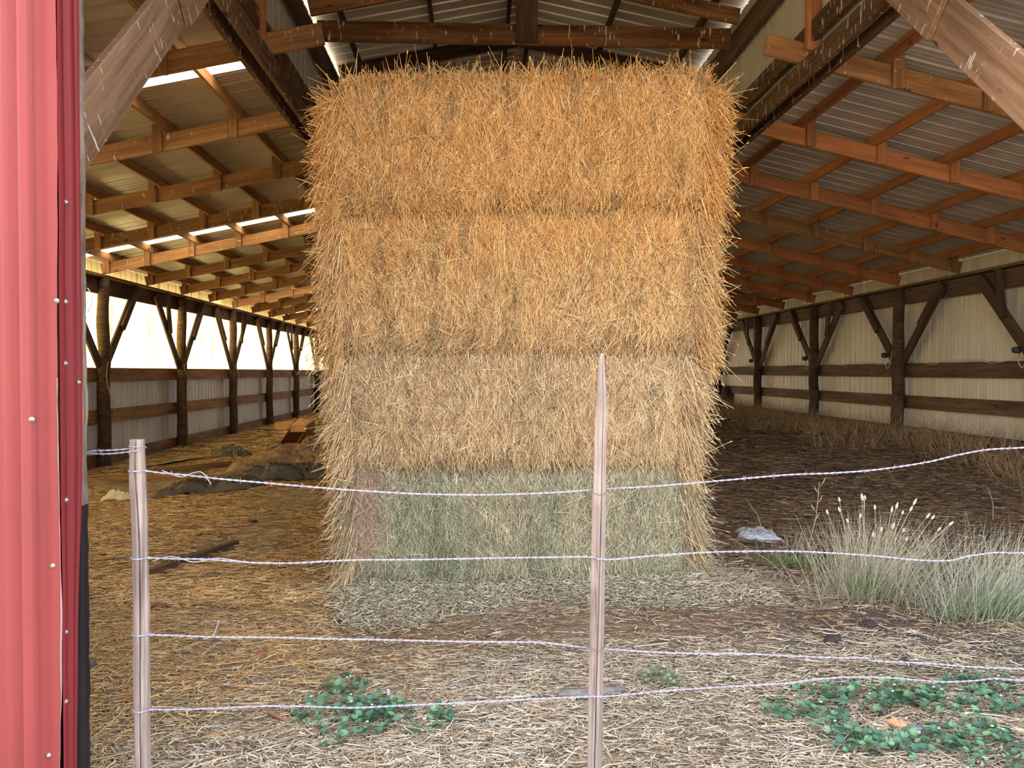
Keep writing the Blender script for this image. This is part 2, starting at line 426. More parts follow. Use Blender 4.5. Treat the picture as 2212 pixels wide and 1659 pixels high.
# ------------------------------------------------------------------ rafters, purlins
PXL = [-2.66, -3.46, -4.28, -5.1, -5.9, -6.62]; PXR = [3.72, 4.58, 5.44, 6.3, 7.1, 7.75]
for s, bay in ((0, 'left'), (1, 'right')):
    PX = PXR if s else PXL; X0, X1 = (GR, XR) if s else (GL, XL)
    for i, yy in enumerate(RAFT):
        xi = X0
        if i == 2: xi = X0 + (-.38 if s else .52)
        else: xi = X0 + (-.05 if s else .05)
        xo = X1 + (-.02 if s else .02)
        t = thing('rafter', (X1, yy, zraf(X1)), '%s rafter sloping across the %s bay, %s from the open front' % ('orange-brown' if s else 'brown', bay, ORD[i]), 'rafter', 'rafters of the %s bay' % bay)
        mt = ('rafter_brown' if i == 2 or i == 5 else 'rafter_red') if s else 'rafter_brown'
        beam('board', (xi, yy, zraf(xi) + RD / 2), (xo, yy, zraf(xo) + RD / 2), RD, .042, mt, t)
        for x in PX:
            x += random.uniform(-.03, .03) + (.09 if s else -.09)
            zz = zraf(x)
            if i % 1 == 0:
                beam('purlin_block', (x, yy - .043, zz + .0 + random.uniform(-.02, .0)), (x, yy - .043, zz + RD + .105), .105, .040, mt, t, up=(1, 0, 0))
    for i, x in enumerate(PX):
        z = zraf(x) + RD + PD / 2 + .001
        o = beam('purlin', (x, Y0 + .1, z), (x, YB - .05, z), PD, .042, 'rafter_red' if s else 'rafter_brown')
        tag(o, 'long purlin under the %s roof, %s down from the middle aisle' % (bay, ORD[i]), 'purlin', 'purlins of the %s bay' % bay)
# girders along the middle aisle
for s, side in ((-1, 'left'), (1, 'right')):
    X = GL if s < 0 else GR
    for q, (dx, zo, lab) in enumerate(((-.07 * s, 2.64, 'dark droppings-spotted girder along the %s side of the aisle, on the aisle face'),
                                       (.07 * s, 2.64, 'dark girder along the %s side of the aisle, on the outer face'))):
        o = beam('girder', (X + dx, Y0 + .35, CH + 2.60 + .09), (X + dx, YB - .05, CH + 2.60 + .09), .19, .05, 'girder')
        tag(o, lab % side, 'girder', 'aisle girders')
    o = beam('sill_board', (X + .03 * s, Y0 + .35, CH + 3.07), (X + .03 * s, YB - .05, CH + 3.07), .19, .045, 'girder')
    tag(o, 'dark board at the foot of the %s clerestory wall' % side, 'board')
    o = beam('top_plate', (X + .02 * s, Y0 + .35, CH + 3.84), (X + .02 * s, YB - .05, CH + 3.84), .26, .06, 'dark_wood')
    tag(o, 'dark top plate carrying the raised roof on the %s' % side, 'beam')
    for i in range(0, len(RAFT), 2):
        yy = RAFT[i]
        o = beam('clerestory_stud', (X + .03 * s, yy - .06, CH + 2.9), (X + .03 * s, yy - .06, CH + 3.95), .13, .05, 'rafter_red' if i == 2 else 'dark_wood', up=(1, 0, 0))
        tag(o, 'upright stud of the %s clerestory wall, %s from the open front' % (side, ORD[i // 2]), 'stud', 'clerestory studs')
# inner posts, every other bay, with knee braces up to the girder
IP = [ROWS[0] + .0, ROWS[2], ROWS[4], ROWS[6], ROWS[8]]
for s, side in ((-1, 'left'), (1, 'right')):
    X = GL if s < 0 else GR
    for i, yy in enumerate(IP):
        t = thing('aisle_post', (X, yy, -.1), 'dark braced timber post on the %s side of the aisle, %s from front' % (side, ORD[i]), 'post', 'posts beside the aisle')
        beam('shaft', (X, yy, -.15), (X, yy, CH + 2.95), .15, .15, 'dark_wood', t, up=(1, 0, 0))
        for dd in (-1, 1):
            if yy + dd * 1.6 < Y0 + .3: continue
            b = beam('knee_brace', (X - .10 * s, yy - dd * .03, CH + .742), (X - .10 * s, yy + dd * 1.9, CH + 2.66), .28, .045, 'brace_near' if i == 0 else 'dark_wood', t)
            beam('splice_board', (X - .145 * s, yy + dd * 1.42, CH + 2.185), (X - .145 * s, yy + dd * 1.92, CH + 2.685), .27, .04, 'brace_near' if i == 0 else 'dark_wood', b)
# raised roof frames
for i, yy in enumerate(RAFT):
    if i < 1: continue
    tr = thing('roof_truss', (MXC, yy, CH + 3.9), 'brown timber truss under the raised roof, %s from the open front' % ORD[i - 1], 'truss', 'trusses of the raised roof')
    mt = 'truss' if i == 3 else 'dark_wood'
    for s in (-1, 1):
        xe = GL if s < 0 else GR
        beam('rafter', (xe, yy, ZE - .10), (MXC, yy, ZR - .10), .18, .045, mt, tr)
    if (i - 3) % 2 == 0:
        beam('tie_beam', (GL + .08, yy + .05, CH + 3.84), (GR - .08, yy + .05, CH + 3.84), .23, .045, mt, tr)
        beam('king_post', (MXC, yy - .01, CH + 3.73), (MXC, yy - .01, ZR - .02), .25, .05, 'dark_wood', tr, up=(1, 0, 0))
for i, x in enumerate((GL + .25, GL + 1.3, MXC - .15, MXC + .15, GR - 1.3, GR - .25)):
    z = ZE + .2 * min(x - GL, GR - x) + .06
    o = beam('purlin', (x, Y0 + .35, z), (x, YB - .05, z), .11, .042, 'dark_wood')
    tag(o, 'dark purlin under the raised roof, %s from the left eave' % ORD[i], 'purlin', 'purlins of the raised roof')

# ------------------------------------------------------------------ outer walls: posts, headers, rails
for s, side in ((-1, 'left'), (1, 'right')):
    X = XL if s < 0 else XR
    zp = zraf(X)                                      # top of cap plate
    o = beam('cap_plate', (X + .02 * s, Y0 + .35, zp - .025), (X + .02 * s, YB - .05, zp - .025), .045, .24, 'rail_left' if s < 0 else 'rail')
    tag(o, 'flat cap board running along the top of the %s wall posts' % side, 'beam')
    hx = X + .05 * s
    o = beam('header', (hx, Y0 + .35, zp - .20), (hx, YB - .05, zp - .20), .29, .05, 'dark_wood' if s < 0 else 'rail')
    tag(o, 'deep stained header board under the cap of the %s wall' % side, 'beam')
    rails = ((-.055, .26, 'upper'), (-.83, .26, 'lower'), (-1.66, .30, 'bottom')) if s < 0 else ((.03, .26, 'upper'), (-.565, .24, 'middle'), (-1.15, .24, 'bottom'))
    for j, (hz, hh, nm) in enumerate(rails):
        for k2, a in enumerate([Y0 + .35] + ROWS[2::2]):
            pass
        o = beam('wall_rail', (X + .10 * s, Y0 + .35, CH + hz), (X + .10 * s, YB - .05, CH + hz), hh, .045, 'rail_left' if s < 0 else 'rail')
        tag(o, '%s plank rail along the %s wall behind the posts' % (nm, side), 'rail', 'wall rails')
    for i, yy in enumerate(ROWS[:9]):
        if i == 0 and s > 0: continue
        zb = float(gz(X, yy)) - .15
        t = thing('wall_post', (X, yy, zb), 'round pole post with two knee braces at the %s wall, %s from the open front' % (side, ORD[i]), 'post', 'pole posts of the %s wall' % side)
        n = 14; pts = [(X + .01 * math.sin(j * 1.3 + i), yy + .012 * math.sin(j + i * 2), zb + (zp - .06 - zb) * j / n) for j in range(n + 1)]
        xx = X - .055 * s if False else X
        obj('pole', tube_mesh([(p[0] - .04 * s, p[1], p[2]) for p in pts], [.118 - .02 * j / n + random.uniform(-.004, .004) for j in range(n + 1)], 12), M['dark_wood'], t)
        for dd in (-1, 1):
            fx = X - .02 * s
            r1, r2 = .10, 1.36
            z0 = CH + (.16 if s > 0 else .10); z1 = zp - .12
            if yy + dd * r2 < Y0 + .4: continue
            b = beam('knee_brace', (fx, yy + dd * r1, z0), (fx, yy + dd * r2, z1), .19, .042, 'dark_wood', t)
            a = Vector((fx, yy + dd * r1, z0)); c = Vector((fx, yy + dd * r2, z1))
            q0 = a.lerp(c, .48 + random.uniform(-.03, .03)); q1 = a.lerp(c, 1.02)
            off = Vector((-.045 * s, 0, 0)); dn = Vector((0, -dd * .03, .03)) * (1 if dd > 0 else -1)
            if (i + dd) % 3: beam('splice_board', q0 + off, q1 + off, .15, .045, 'dark_wood', b)
            else: beam('splice_board', q0 + off, Vector((q0.x + off.x, yy + dd * .86, zp - .03)), .15, .045, 'dark_wood', b)
        if s > 0 and i >= 2:
            bx = obj('insulator', tube_mesh([(X - .07, yy + .36, CH + .32), (X - .16, yy + .36, CH + .32)], [.055, .045], 10), M['insul'], t)
            cp = [(X - .1, yy + .12, CH + .42 - .28 * math.sin(math.pi * q / 8) - .02 * q) for q in range(9)]
            obj('cable', tube_mesh([(c_[0], yy + .10 + .035 * q, c_[2]) for q, c_ in enumerate(cp)], .008, 5), M['cord'], t)
        if s < 0 and i >= 3:
            c0 = Vector((X + .15, yy - .08, CH + .18)); pp = []
            L = 1.0 if i == 3 else .6
            for q in range(15):
                u = q / 14; pp.append(c0 + Vector((.03 * math.sin(7 * u + i), .16 * math.sin(4.2 * u + i) * u + .18 * u, -L * u)))
            obj('twine', tube_mesh(pp, .007, 5), M['twine'], t)
# sagging cable on the right wall's upper rail
pp = [(XR + .05, Y0 + 4 + q * .3, CH + .18 + .035 * math.sin(q * 1.1) + .02 * math.sin(q * 2.3)) for q in range(60)]
tag(obj('electric_cable', tube_mesh(pp, .006, 5), M['cord']), 'thin wavy cable lying on the upper rail of the white wall', 'cable')

# ------------------------------------------------------------------ red sliding door at the left edge of the opening
DX = P(127, 800, 2.66).x; DY = 2.66
door = thing('door_1', (DX, DY, 0), 'red metal-clad barn door leaf slid open at the side', None); door['kind'] = 'structure'
def door_edge(z):   # slightly wavy, torn front edge
    return DX + .004 * math.sin(z * 3.1) - .010 * float(ss(.9, .2, z)) + .003 * noise.noise(Vector((z * 7, 0, 0)))
prof = []; xs = -3.1
ribs = [-1.50, -1.585, -1.69, -1.92, -2.15, -2.38, -2.61, -2.84]
def depth(x):
    h = 0
    for rc, w_, d_ in ((P(68, 800, DY).x, .030, .034), (P(20, 800, DY).x, .020, .008), (P(-180, 800, DY).x, .052, .020), (P(-330, 800, DY).x, .052, .02), (P(-480, 800, DY).x, .052, .02), (P(30, 800, DY).x, .016, .004), (P(-70, 800, DY).x, .016, .004), (P(112, 800, DY).x, .012, .003)):
        e = abs(x - rc)
        h = max(h, d_ * float(np.clip((w_ - e) / (w_ * .3), 0, 1)))
    return h
xsamp = list(np.arange(-3.3, DX - .01, .008)) ; V = []; Fc = []; zs = list(np.arange(.02, 5.0, .08))
for x in xsamp:
    for z in zs: V.append((x, DY - depth(x) + .0015 * noise.noise(Vector((x * 4, z * 2.5, 3))), z))
for z in zs: V.append((door_edge(z), DY - .002 + .003 * noise.noise(Vector((0, z * 6, 5))), z))
nz = len(zs)
for i in range(len(xsamp)):
    for j in range(nz - 1): Fc.append((i * nz + j, (i + 1) * nz + j, (i + 1) * nz + j + 1, i * nz + j + 1))
obj('siding', mesh_py(V, Fc, True), M['red_paint'], door)
# jamb trim: folded channel running back from the front edge
tp = [(0, .0), (.004, .010), (.0035, .032), (-.010, .038), (-.010, .062), (.006, .070), (.006, .100), (-.005, .105), (-.005, .112), (.005, .117), (.004, .136)]
V = []; Fc = []
for x, yv in tp:
    for z in zs: V.append((DX + x + .002 + .003 * noise.noise(Vector((yv * 9, z * 3, 1))), DY + .004 + yv * (1 - .42 * float(ss(1.5, .25, z))) + .004 * noise.noise(Vector((0, z * 4, 8))) * (yv > .1), z))
for i in range(len(tp) - 1):
    for j in range(nz - 1): Fc.append((i * nz + j, (i + 1) * nz + j, (i + 1) * nz + j + 1, i * nz + j + 1))
obj('edge_trim', mesh_py(V, Fc, True), M['red_shaded'], door)['label'] = 'red folded edge trim with its side-on shade painted in'
# torn rim
pts = [(door_edge(z) + .001, DY - .004, z) for z in np.arange(.1, 1.6, .04)]
obj('torn_rim', tube_mesh(pts, [.0007 + .002 * abs(noise.noise(Vector((0, p[2] * 8, 2)))) + .003 * float(ss(.95, .75, p[2]) * ss(.4, .6, p[2])) for p in pts], 5), M['torn'], door)['label'] = 'bare metal torn edge'
# weathered edge board, dark and rotten toward the bottom
V = []; Fc = []; zz = list(np.arange(.02, 5, .04)); cs = [(-.09, .06), (-.014, .06), (-.010, .07), (-.008, .133), (.004, .142), (.003, .180), (-.02, .19), (-.09, .19)]
def edge_board(z0, z1, mat, lab):
    V = []; Fc = []; zz = list(np.arange(z0, z1 + .001, .04)); m_ = len(cs)
    for z in zz:
        w_ = .006 * noise.noise(Vector((1, z * 5, 0))) + .004 * noise.noise(Vector((4, z * 17, 0)))
        for x, yv in cs: V.append((DX + x + .0 + (w_ if x > -.009 else 0), DY + yv, z))
    for i in range(len(zz) - 1):
        for k_ in range(m_): Fc.append((i * m_ + k_, i * m_ + (k_ + 1) % m_, (i + 1) * m_ + (k_ + 1) % m_, (i + 1) * m_ + k_))
    Fc.append(tuple(range(m_))); Fc.append(tuple(range((len(zz) - 1) * m_, len(zz) * m_))[::-1])
    obj('edge_board', mesh_py(V, Fc), M[mat], door)['label'] = lab
edge_board(1.12, 5.0, 'old_edge', 'weathered grey edge board'); edge_board(.0, 1.12, 'black_edge', 'blackened lower edge board')
# screws
for px, py in ((140, 437), (122, 650), (140, 652), (139, 785), (82, 905), (141, 1080), (140, 1365), (140, 1515), (115, 1222), (105, 1632), (168, 826)):
    front = px < 127
    if front: c = P(px, py, DY); c.y = DY - depth(c.x) - .001; d = Vector((0, -1, 0))
    else:
        f = (px - 127) / 55; d = Vector((1, 0, 0)); r_ = ray(px, py); t = DX / r_.x
        c = Vector((DX + .004, r_.y * t, CH + r_.z * t))
    obj('screw', tube_mesh([c - d * .004, c + d * .002, c + d * .0025, c + d * .007], [.010, .010, .0055, .0045], 8), M['screw'], door)
# hanging cord loop behind the door edge
c0 = P(189, 622, 2.97); pp = [c0 + Vector((.018 * math.sin(math.pi * q / 10), 0, -.09 * q / 10)) for q in range(11)]
tag(obj('cord_loop', tube_mesh(pp, .0022, 5), M['cord']), 'small pale cord loop hanging behind the red door edge', 'cord')

# ------------------------------------------------------------------ straw bale stack
PALS = {  # upper straw bales oranger: warm light up there painted into the straw colours
 0: [(.88, .50, .17), (.78, .41, .125), (.95, .61, .25), (.62, .31, .09), (.46, .215, .065)],
 1: [(.88, .56, .245), (.76, .46, .18), (.95, .66, .33), (.56, .32, .12), (.36, .19, .075)],
 2: [(.86, .61, .33), (.72, .48, .245), (.95, .73, .44), (.50, .32, .17), (.34, .21, .11)],
 3: [(.48, .44, .27), (.70, .58, .36), (.37, .37, .25), (.80, .69, .46), (.33, .26, .17)]}
PW = [.32, .27, .2, .14, .07]
# (xl, xr at top), (xl, xr at bottom), ztop-left, ztop-right, zbot-left, zbot-right, front y
def px_h(py): return CH + (803 - py) / F * SF
def px_x(px): return P(px, 800, SF).x
BALES = [
 dict(x=(706, 1558, 700, 1545), zt=(186, 152), zb=(466, 442), yf=SF - .04, lab='golden straw bale with a shaggy rounded top, topmost of the stack'),
 dict(x=(706, 1540, 706, 1540), zt=(468, 444), zb=(764, 757), yf=SF - .02, lab='tan straw bale directly beneath the golden topmost bale'),
 dict(x=(722, 1515, 728, 1502), zt=(768, 764), zb=(1012, 1012), yf=SF, lab='pale straw bale resting on the green hay bale'),
 dict(x=(738, 1500, 732, 1520), zt=(1016, 1014), zb=(1262, 1258), yf=SF + .01, lab='greenish grey hay bale at the bottom of the stack')]
def bale(i, B):
    xl0, xr0, xl1, xr1 = [px_x(v) for v in B['x']]; zt = [px_h(v) for v in B['zt']]; zb = [px_h(v) for v in B['zb']]
    yf = B['yf']; D = 1.18
    cx = (xl0 + xr0) / 2; t = thing('hay_bale' if i == 3 else 'straw_bale', (cx, yf + D / 2, zb[0]), B['lab'], 'bale', 'bales stacked in the aisle')
    rt = .26 if i == 0 else .07      # corner rounding
    def shape(u, v, w):
        """u,v in -1..1 (x, z), w 0..1 (front to back)"""
        # rounded outline
        s = (v + 1) / 2
        xl = xl1 + (xl0 - xl1) * s; xr = xr1 + (xr0 - xr1) * s
        a = (u + 1) / 2
        top = zt[0] + (zt[1] - zt[0]) * a; bot = zb[0] + (zb[1] - zb[0]) * a
        x = xl + (xr - xl) * a; z = bot + (top - bot) * s
        cxm = (xl + xr) / 2; hw = (xr - xl) / 2
        pin = .035 * abs(v) ** 5 if i else .035 * (abs(v) ** 5 if v < 0 else 0)
        x = cxm + (x - cxm) * (1 - pin * 1.3)
        if i == 0 and v > 0:
            k_ = np.clip((abs(u) - .86) / .14, 0, 1); z = z - .12 * k_ ** 2 * s
        rec = .11 * abs(v) ** 6 + .10 * abs(u) ** 14
        y = yf + w * D + (rec if w < .5 else -rec)
        return x, y, z
    # core
    bm = bmesh.new(); bmesh.ops.create_cube(bm, size=2); bmesh.ops.subdivide_edges(bm, edges=list(bm.edges), cuts=22, use_grid_fill=True)
    for v in bm.verts:
        u, w, q = v.co
        x, y, z = shape(u, q, (w + 1) / 2)
        d = .012 * noise.noise(Vector((x * 5, y * 5, z * 5)))
        v.co = Vector((x + u * d - .028 * u, y + w * d - .018 * w, z + q * d - .012 * q))
    core = {0: ((.62, .33, .11), (.34, .16, .05)), 1: ((.62, .38, .17), (.34, .19, .08)), 2: ((.60, .40, .21), (.34, .21, .11)), 3: ((.36, .32, .20), (.17, .145, .095))}[i]
    obj('packed_core', bm_mesh(bm, True), bale_core('bale_core_%d' % i, *core), t)
    # face straws
    parts = []
    def batch(n, layer, Lr, wr, spread, out):
        u = U(-1, 1, n); v = U(-1, 1, n)
        s = (v + 1) / 2
        xl = xl1 + (xl0 - xl1) * s; xr = xr1 + (xr0 - xr1) * s; a = (u + 1) / 2
        top = zt[0] + (zt[1] - zt[0]) * a; bot = zb[0] + (zb[1] - zb[0]) * a
        x = xl + (xr - xl) * a; z = bot + (top - bot) * s
        pin = .035 * np.abs(v) ** 5 if i else .035 * np.where(v < 0, np.abs(v) ** 5, 0)
        cxm = (xl + xr) / 2; x = cxm + (x - cxm) * (1 - pin * 1.3)
        if i == 0: z = z - np.where(v > 0, .12 * np.clip((np.abs(u) - .86) / .14, 0, 1) ** 2 * s, 0)
        flake = vn(x * 9 + i * 31, z * 1.3 + 7)                  # vertical flakes of pressed straw
        rec = .11 * np.abs(v) ** 6 + .10 * np.abs(u) ** 14
        y = yf + rec + .010 - layer + .028 * (.5 - flake) + U(0, .012, n)
        sw = (vn(x * 2.3 + i * 17, z * 3.1) - .5) * 1.1 + (vn(x * 7 + i, z * 6) - .5) * .7   # swirl field
        ang = sw * .6 + N(n, spread)
        low = ss(-.45, -1, v)                                   # combed sideways along the lower seam
        comb = np.where(vn(x * 1.2 + i * 5, v * 0 + i) > (.5 if i != 2 else .3), -1, 1)
        ang = ang + low * comb * U(.3, 1.25, n)
        ang = ang + np.clip((u - .9) / .1, 0, 1) * U(.0, .75, n) - np.clip((-u - .9) / .1, 0, 1) * U(.0, .75, n)
        up = (rng.random(n) < (.5 + .3 * (i == 0) * ss(.5, 1, v)))
        dx = np.sin(ang); dz = -np.cos(ang)
        dz = np.where(up & (np.abs(u) < .9), -dz, dz)
        dy = -np.abs(N(n, out)) - .05
        L = U(*Lr, n); wd = U(*wr, n)
        d = np.stack([dx, dy, dz], 1); p = np.stack([x, y, z], 1) - d * (L * .5)[:, None]
        p[:, 1] += .004
        bend = np.stack([N(n, .012), N(n, .006) , -np.abs(N(n, .012))], 1)
        T = pal(n, PALS[i], PW, .20)
        if i == 1:                                             # warm light higher on the stack painted in as golden straw
            kx = rng.random(n) < .85 * ss(-.3, 1, v); T[kx] = pal(int(kx.sum()), PALS[0], PW)
            kx = rng.random(n) < .5 * ss(-.2, -1, v); T[kx] = pal(int(kx.sum()), PALS[2], PW)
        if i == 0: kx = rng.random(n) < .3; T[kx] = pal(int(kx.sum()), PALS[1], PW)
        if i == 3:                                             # brown weathered end and tan foot of the hay bale
            kx = (x < xl + .27 + .1 * (vn(z * 6, x * 3) - .5)); T[kx] = pal(int(kx.sum()), [(.62, .45, .30), (.50, .35, .235), (.72, .54, .36)], None)
            kz = (v < -.55) & (rng.random(n) < .45); T[kz] = pal(int(kz.sum()), [(.52, .50, .32), (.60, .56, .36)], None)
            kg = (vn(x * 4, z * 2 + 3) > .62) & ~kx; T[kg] = T[kg] * np.array([.88, .97, .94])
        dk = vn(x * 16 + i * 3, z * 3.2) * .6 + vn(x * 40, z * 9) * .4; T = T * (1 - .40 * ss(.60, .85, dk))[:, None]
        parts.append(strands(p, d, L, wd, bend, T))
    batch(15000, -.012, (.06, .18), (.004, .0065), .30, .05)
    batch(16000, .006, (.06, .22), (.0035, .0062), .34, .10)
    batch(7000, .020, (.08, .26), (.0035, .0055), .45, .18)
    batch(900, .028, (.14, .32), (.003, .0048), .95, .18)
    # fringes at both ends and on top
    def fringe(n, sgn, mode):
        s = U(0, 1, n)
        if mode == 'side':
            xl = xl1 + (xl0 - xl1) * s; xr = xr1 + (xr0 - xr1) * s
            z = (zb[0] if sgn < 0 else zb[1]) * (1 - s) + (zt[0] if sgn < 0 else zt[1]) * s - (.10 if i == 0 else 0) * (s > .85)
            x = (xr if sgn > 0 else xl) - sgn * U(.0, .12, n)
            y = yf + U(.03, .9, n) ** 1.0; y = np.where(rng.random(n) < .6, yf + U(.0, .15, n), y)
            a = np.abs(N(n, .42)) + .08; f = N(n, .25)
            d = np.stack([sgn * np.sin(a), -.15 + f, -np.cos(a) + N(n, .2)], 1)
            hi = rng.random(n) < (.10 if i else .16); d[hi, 2] = U(-.3, .6, int(hi.sum()))
        else:
            x = U(xl0 + .05, xr0 - .05, n); fr = (x - xl0) / (xr0 - xl0); y = yf + U(.02, 1.1, n)
            z = zt[0] + (zt[1] - zt[0]) * fr - .03 - .1 * np.clip((np.abs(fr * 2 - 1) - .86) / .14, 0, 1) ** 2
            d = np.stack([N(n, .45), N(n, .3) - .1, U(.15, 1, n)], 1)
        L = U(.08, .23, n); L = np.where(rng.random(n) < .06, L * 1.5, L); wd = U(.003, .0055, n)
        bend = np.stack([N(n, .015), N(n, .01), -np.abs(N(n, .03))], 1)
        T = pal(n, PALS[i] if i < 3 else PALS[2] + PALS[3], PW if i < 3 else None)
        head = rng.random(n) < .12
        parts.append(strands(np.stack([x, y, z], 1), d, L, wd, bend, T))
        if head.any():
            dn = d[head] / np.linalg.norm(d[head], axis=1, keepdims=True); m_ = int(head.sum())
            tip = np.stack([x, y, z], 1)[head] + dn * L[head][:, None] + bend[head]
            parts.append(strands(tip - dn * .01, dn, U(.02, .035, m_), np.full(m_, .010), bend[head] * .2, T[head] * 1.05, rad=(.4, 1, .2)))
    fringe(2600, -1, 'side'); fringe(2600, 1, 'side')
    if i == 0: fringe(4200, 0, 'top')
    # loosely filled other faces
    n = 3500; u = rng.choice([-1, 1], n); z = U(zb[0] + .02, zt[0] - .1, n); y = yf + U(.1, D, n)
    x = np.where(u < 0, xl0 + .02, xr0 - .02); d = np.stack([u * .1, N(n, .5), -U(.3, 1, n)], 1)
    parts.append(strands(np.stack([x, y, z], 1), d, U(.06, .18, n), U(.004, .007, n), np.zeros((n, 3)), pal(n, PALS[i], PW)))
    n = 3000; d = np.stack([N(n, .5), -U(-.1, .05, n), N(n, 1)], 1)
    parts.append(strands(np.stack([U(xl0 + .05, xr0 - .05, n), np.full(n, yf + D - .01), U(zb[0] + .05, zt[0] - .1, n)], 1), d, U(.06, .18, n), U(.004, .007, n), np.zeros((n, 3)), pal(n, PALS[i], PW)))
    V, Q, T = join_s(parts)
    obj('straw_face' if i < 3 else 'hay_face', fast_mesh(V, Q, T), M['straw'], t)
for i, B in enumerate(BALES): bale(i, B)

# ------------------------------------------------------------------ loose straw on the ground
def litter(n, xr, yr, Lr, wr, cols, wts, name, lab, cat, dens=None, lift=.012, tilt=.12, xb=1.6, flat=1.0, group=None):
    x = U(*xr, n); y = yr[0] + (yr[1] - yr[0]) * rng.random(n) ** 1.35
    if dens is not None:
        k_ = rng.random(n) < dens(x, y); x, y = x[k_], y[k_]; n = len(x)
    # not under the bales
    k_ = ~((x > -1.1) & (x < 1.6) & (y > SF + .1) & (y < SF + 1.1)); x, y = x[k_], y[k_]; n = len(x)
    a = U(0, 6.283, n); d = np.stack([np.cos(a) * xb, np.sin(a), N(n, tilt)], 1)
    L = U(*Lr, n); w = U(*wr, n); z = gz(x, y) + w * .4 + U(0, lift, n)
    p = np.stack([x, y, z], 1); dn = d / np.linalg.norm(d, axis=1, keepdims=True); p = p - dn * (L / 2)[:, None]
    # keep the lying ends out of the soil
    e0 = gz(p[:, 0], p[:, 1]); p[:, 2] = np.maximum(p[:, 2], e0 + .002)
    T = cols(x, y, n) if callable(cols) else pal(n, cols, wts)
    V, Q, T = strands(p, d, L, w, np.stack([N(n, .01), N(n, .01), N(n, .004)], 1), T, flat=flat)
    return V, Q, T
def gcol(x, y, n):
    gold = pal(n, [(.66, .43, .19), (.56, .35, .14), (.76, .54, .27), (.38, .22, .09)], [.35, .3, .2, .15], .2)
    pale = pal(n, [(.58, .47, .32), (.46, .35, .22), (.76, .67, .50), (.28, .215, .15), (.46, .43, .36)], [.28, .24, .16, .2, .12], .2)
    dark = pal(n, [(.28, .165, .085), (.20, .12, .065), (.40, .26, .14), (.14, .09, .055)], [.3, .3, .2, .2], .2)
    g = ss(.2, -1.3, x) * ss(3.2, 4.3, y) + ss(-1.2, -1.8, x) * .6
    g = np.clip(g, 0, 1)
    rnd = rng.random(n); T = np.where((rnd < g)[:, None], gold, pale)
    rr = ss(1.0, 2.2, x) * ss(4.6, 6.2, y); rr = np.maximum(rr, .35 * ss(9, 15, y) * (x < 0)); rnd = rng.random(n)
    T = np.where((rnd < rr * .93)[:, None], dark, T)
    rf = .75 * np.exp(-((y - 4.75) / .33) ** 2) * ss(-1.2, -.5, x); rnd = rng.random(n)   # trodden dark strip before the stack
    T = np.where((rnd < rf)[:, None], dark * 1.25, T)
    return T
def dens(x, y):
    b = .35 + .75 * vn(x * 1.7 + 3, y * 1.7) * (.6 + .8 * vn(x * 5, y * 5 + 2))
    r = 1 - .30 * ss(1.0, 2.2, x) * ss(3.2, 4.2, y) * ss(8, 5.6, y)
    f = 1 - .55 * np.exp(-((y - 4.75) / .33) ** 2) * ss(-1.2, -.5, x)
    return np.clip(b * r * f, 0, 1)
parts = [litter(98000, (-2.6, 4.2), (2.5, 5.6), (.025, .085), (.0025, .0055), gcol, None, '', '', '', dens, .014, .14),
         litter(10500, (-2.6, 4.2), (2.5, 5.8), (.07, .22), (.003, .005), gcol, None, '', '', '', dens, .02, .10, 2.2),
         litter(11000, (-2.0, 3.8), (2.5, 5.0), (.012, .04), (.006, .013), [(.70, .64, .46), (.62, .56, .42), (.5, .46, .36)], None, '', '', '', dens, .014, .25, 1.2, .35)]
V, Q, T = join_s(parts)
tag(obj('loose_straw', fast_mesh(V, Q, T), M['straw']), 'loose pale straw and chaff scattered in front of the bales', 'straw', kind='stuff')
bare = lambda x, y: 1 - .8 * ss(.52, .68, vn(x * .9 + 11, y * .6 + 2)) * ss(5.5, 6.5, y)
parts = [litter(75000, (-6.8, -1.0), (5.2, 16), (.05, .17), (.004, .009), gcol, None, '', '', '', bare, .03, .10),
         litter(9000, (-6.8, 2.9), (16, 34), (.15, .4), (.012, .02), gcol, None, '', '', '', None, .04, .06)]
V, Q, T = join_s(parts)
tag(obj('bedding_straw', fast_mesh(V, Q, T), M['straw']), 'golden bedding straw covering the left bay floor', 'straw', kind='stuff')
parts = [litter(70000, (1.4, 7.9), (5.2, 18), (.05, .20), (.003, .008), gcol, None, '', '', '', None, .035, .12, 2.0),
         litter(8000, (2.2, 7.9), (16, 34), (.15, .4), (.012, .02), gcol, None, '', '', '', None, .04, .06)]
V, Q, T = join_s(parts)
tag(obj('dark_bedding', fast_mesh(V, Q, T), M['straw']), 'dark trodden bedding covering the right bay floor', 'straw', kind='stuff')
# green-grey chaff heap at the foot of the stack
hc = [(.46, .41, .27), (.60, .52, .35), (.34, .30, .20), (.70, .62, .44)]
hd = lambda x, y: ss(4.95, 5.3, y + (vn(x * 2.3, y * 2.3 + 4) - .5) * .5) * ss(-1.5, -.8, x + (vn(x * 3, y * 3) - .5) * .6) * ss(2.3, 1.5, x + (vn(x * 3, y * 3) - .5) * .6)
parts = [litter(36000, (-1.5, 2.3), (4.75, 5.5), (.02, .07), (.003, .008), hc, None, '', '', '', hd, .035, .35, 1.1),
         litter(3000, (-.9, 1.7), (4.9, 5.45), (.03, .06), (.008, .014), [(.62, .60, .44), (.52, .52, .38)], None, '', '', '', hd, .03, .3, 1.2, .3)]
V, Q, T = join_s(parts)
tag(obj('chaff_heap', fast_mesh(V, Q, T), M['straw']), 'greenish hay chaff heaped along the foot of the bale stack', 'hay', kind='stuff')

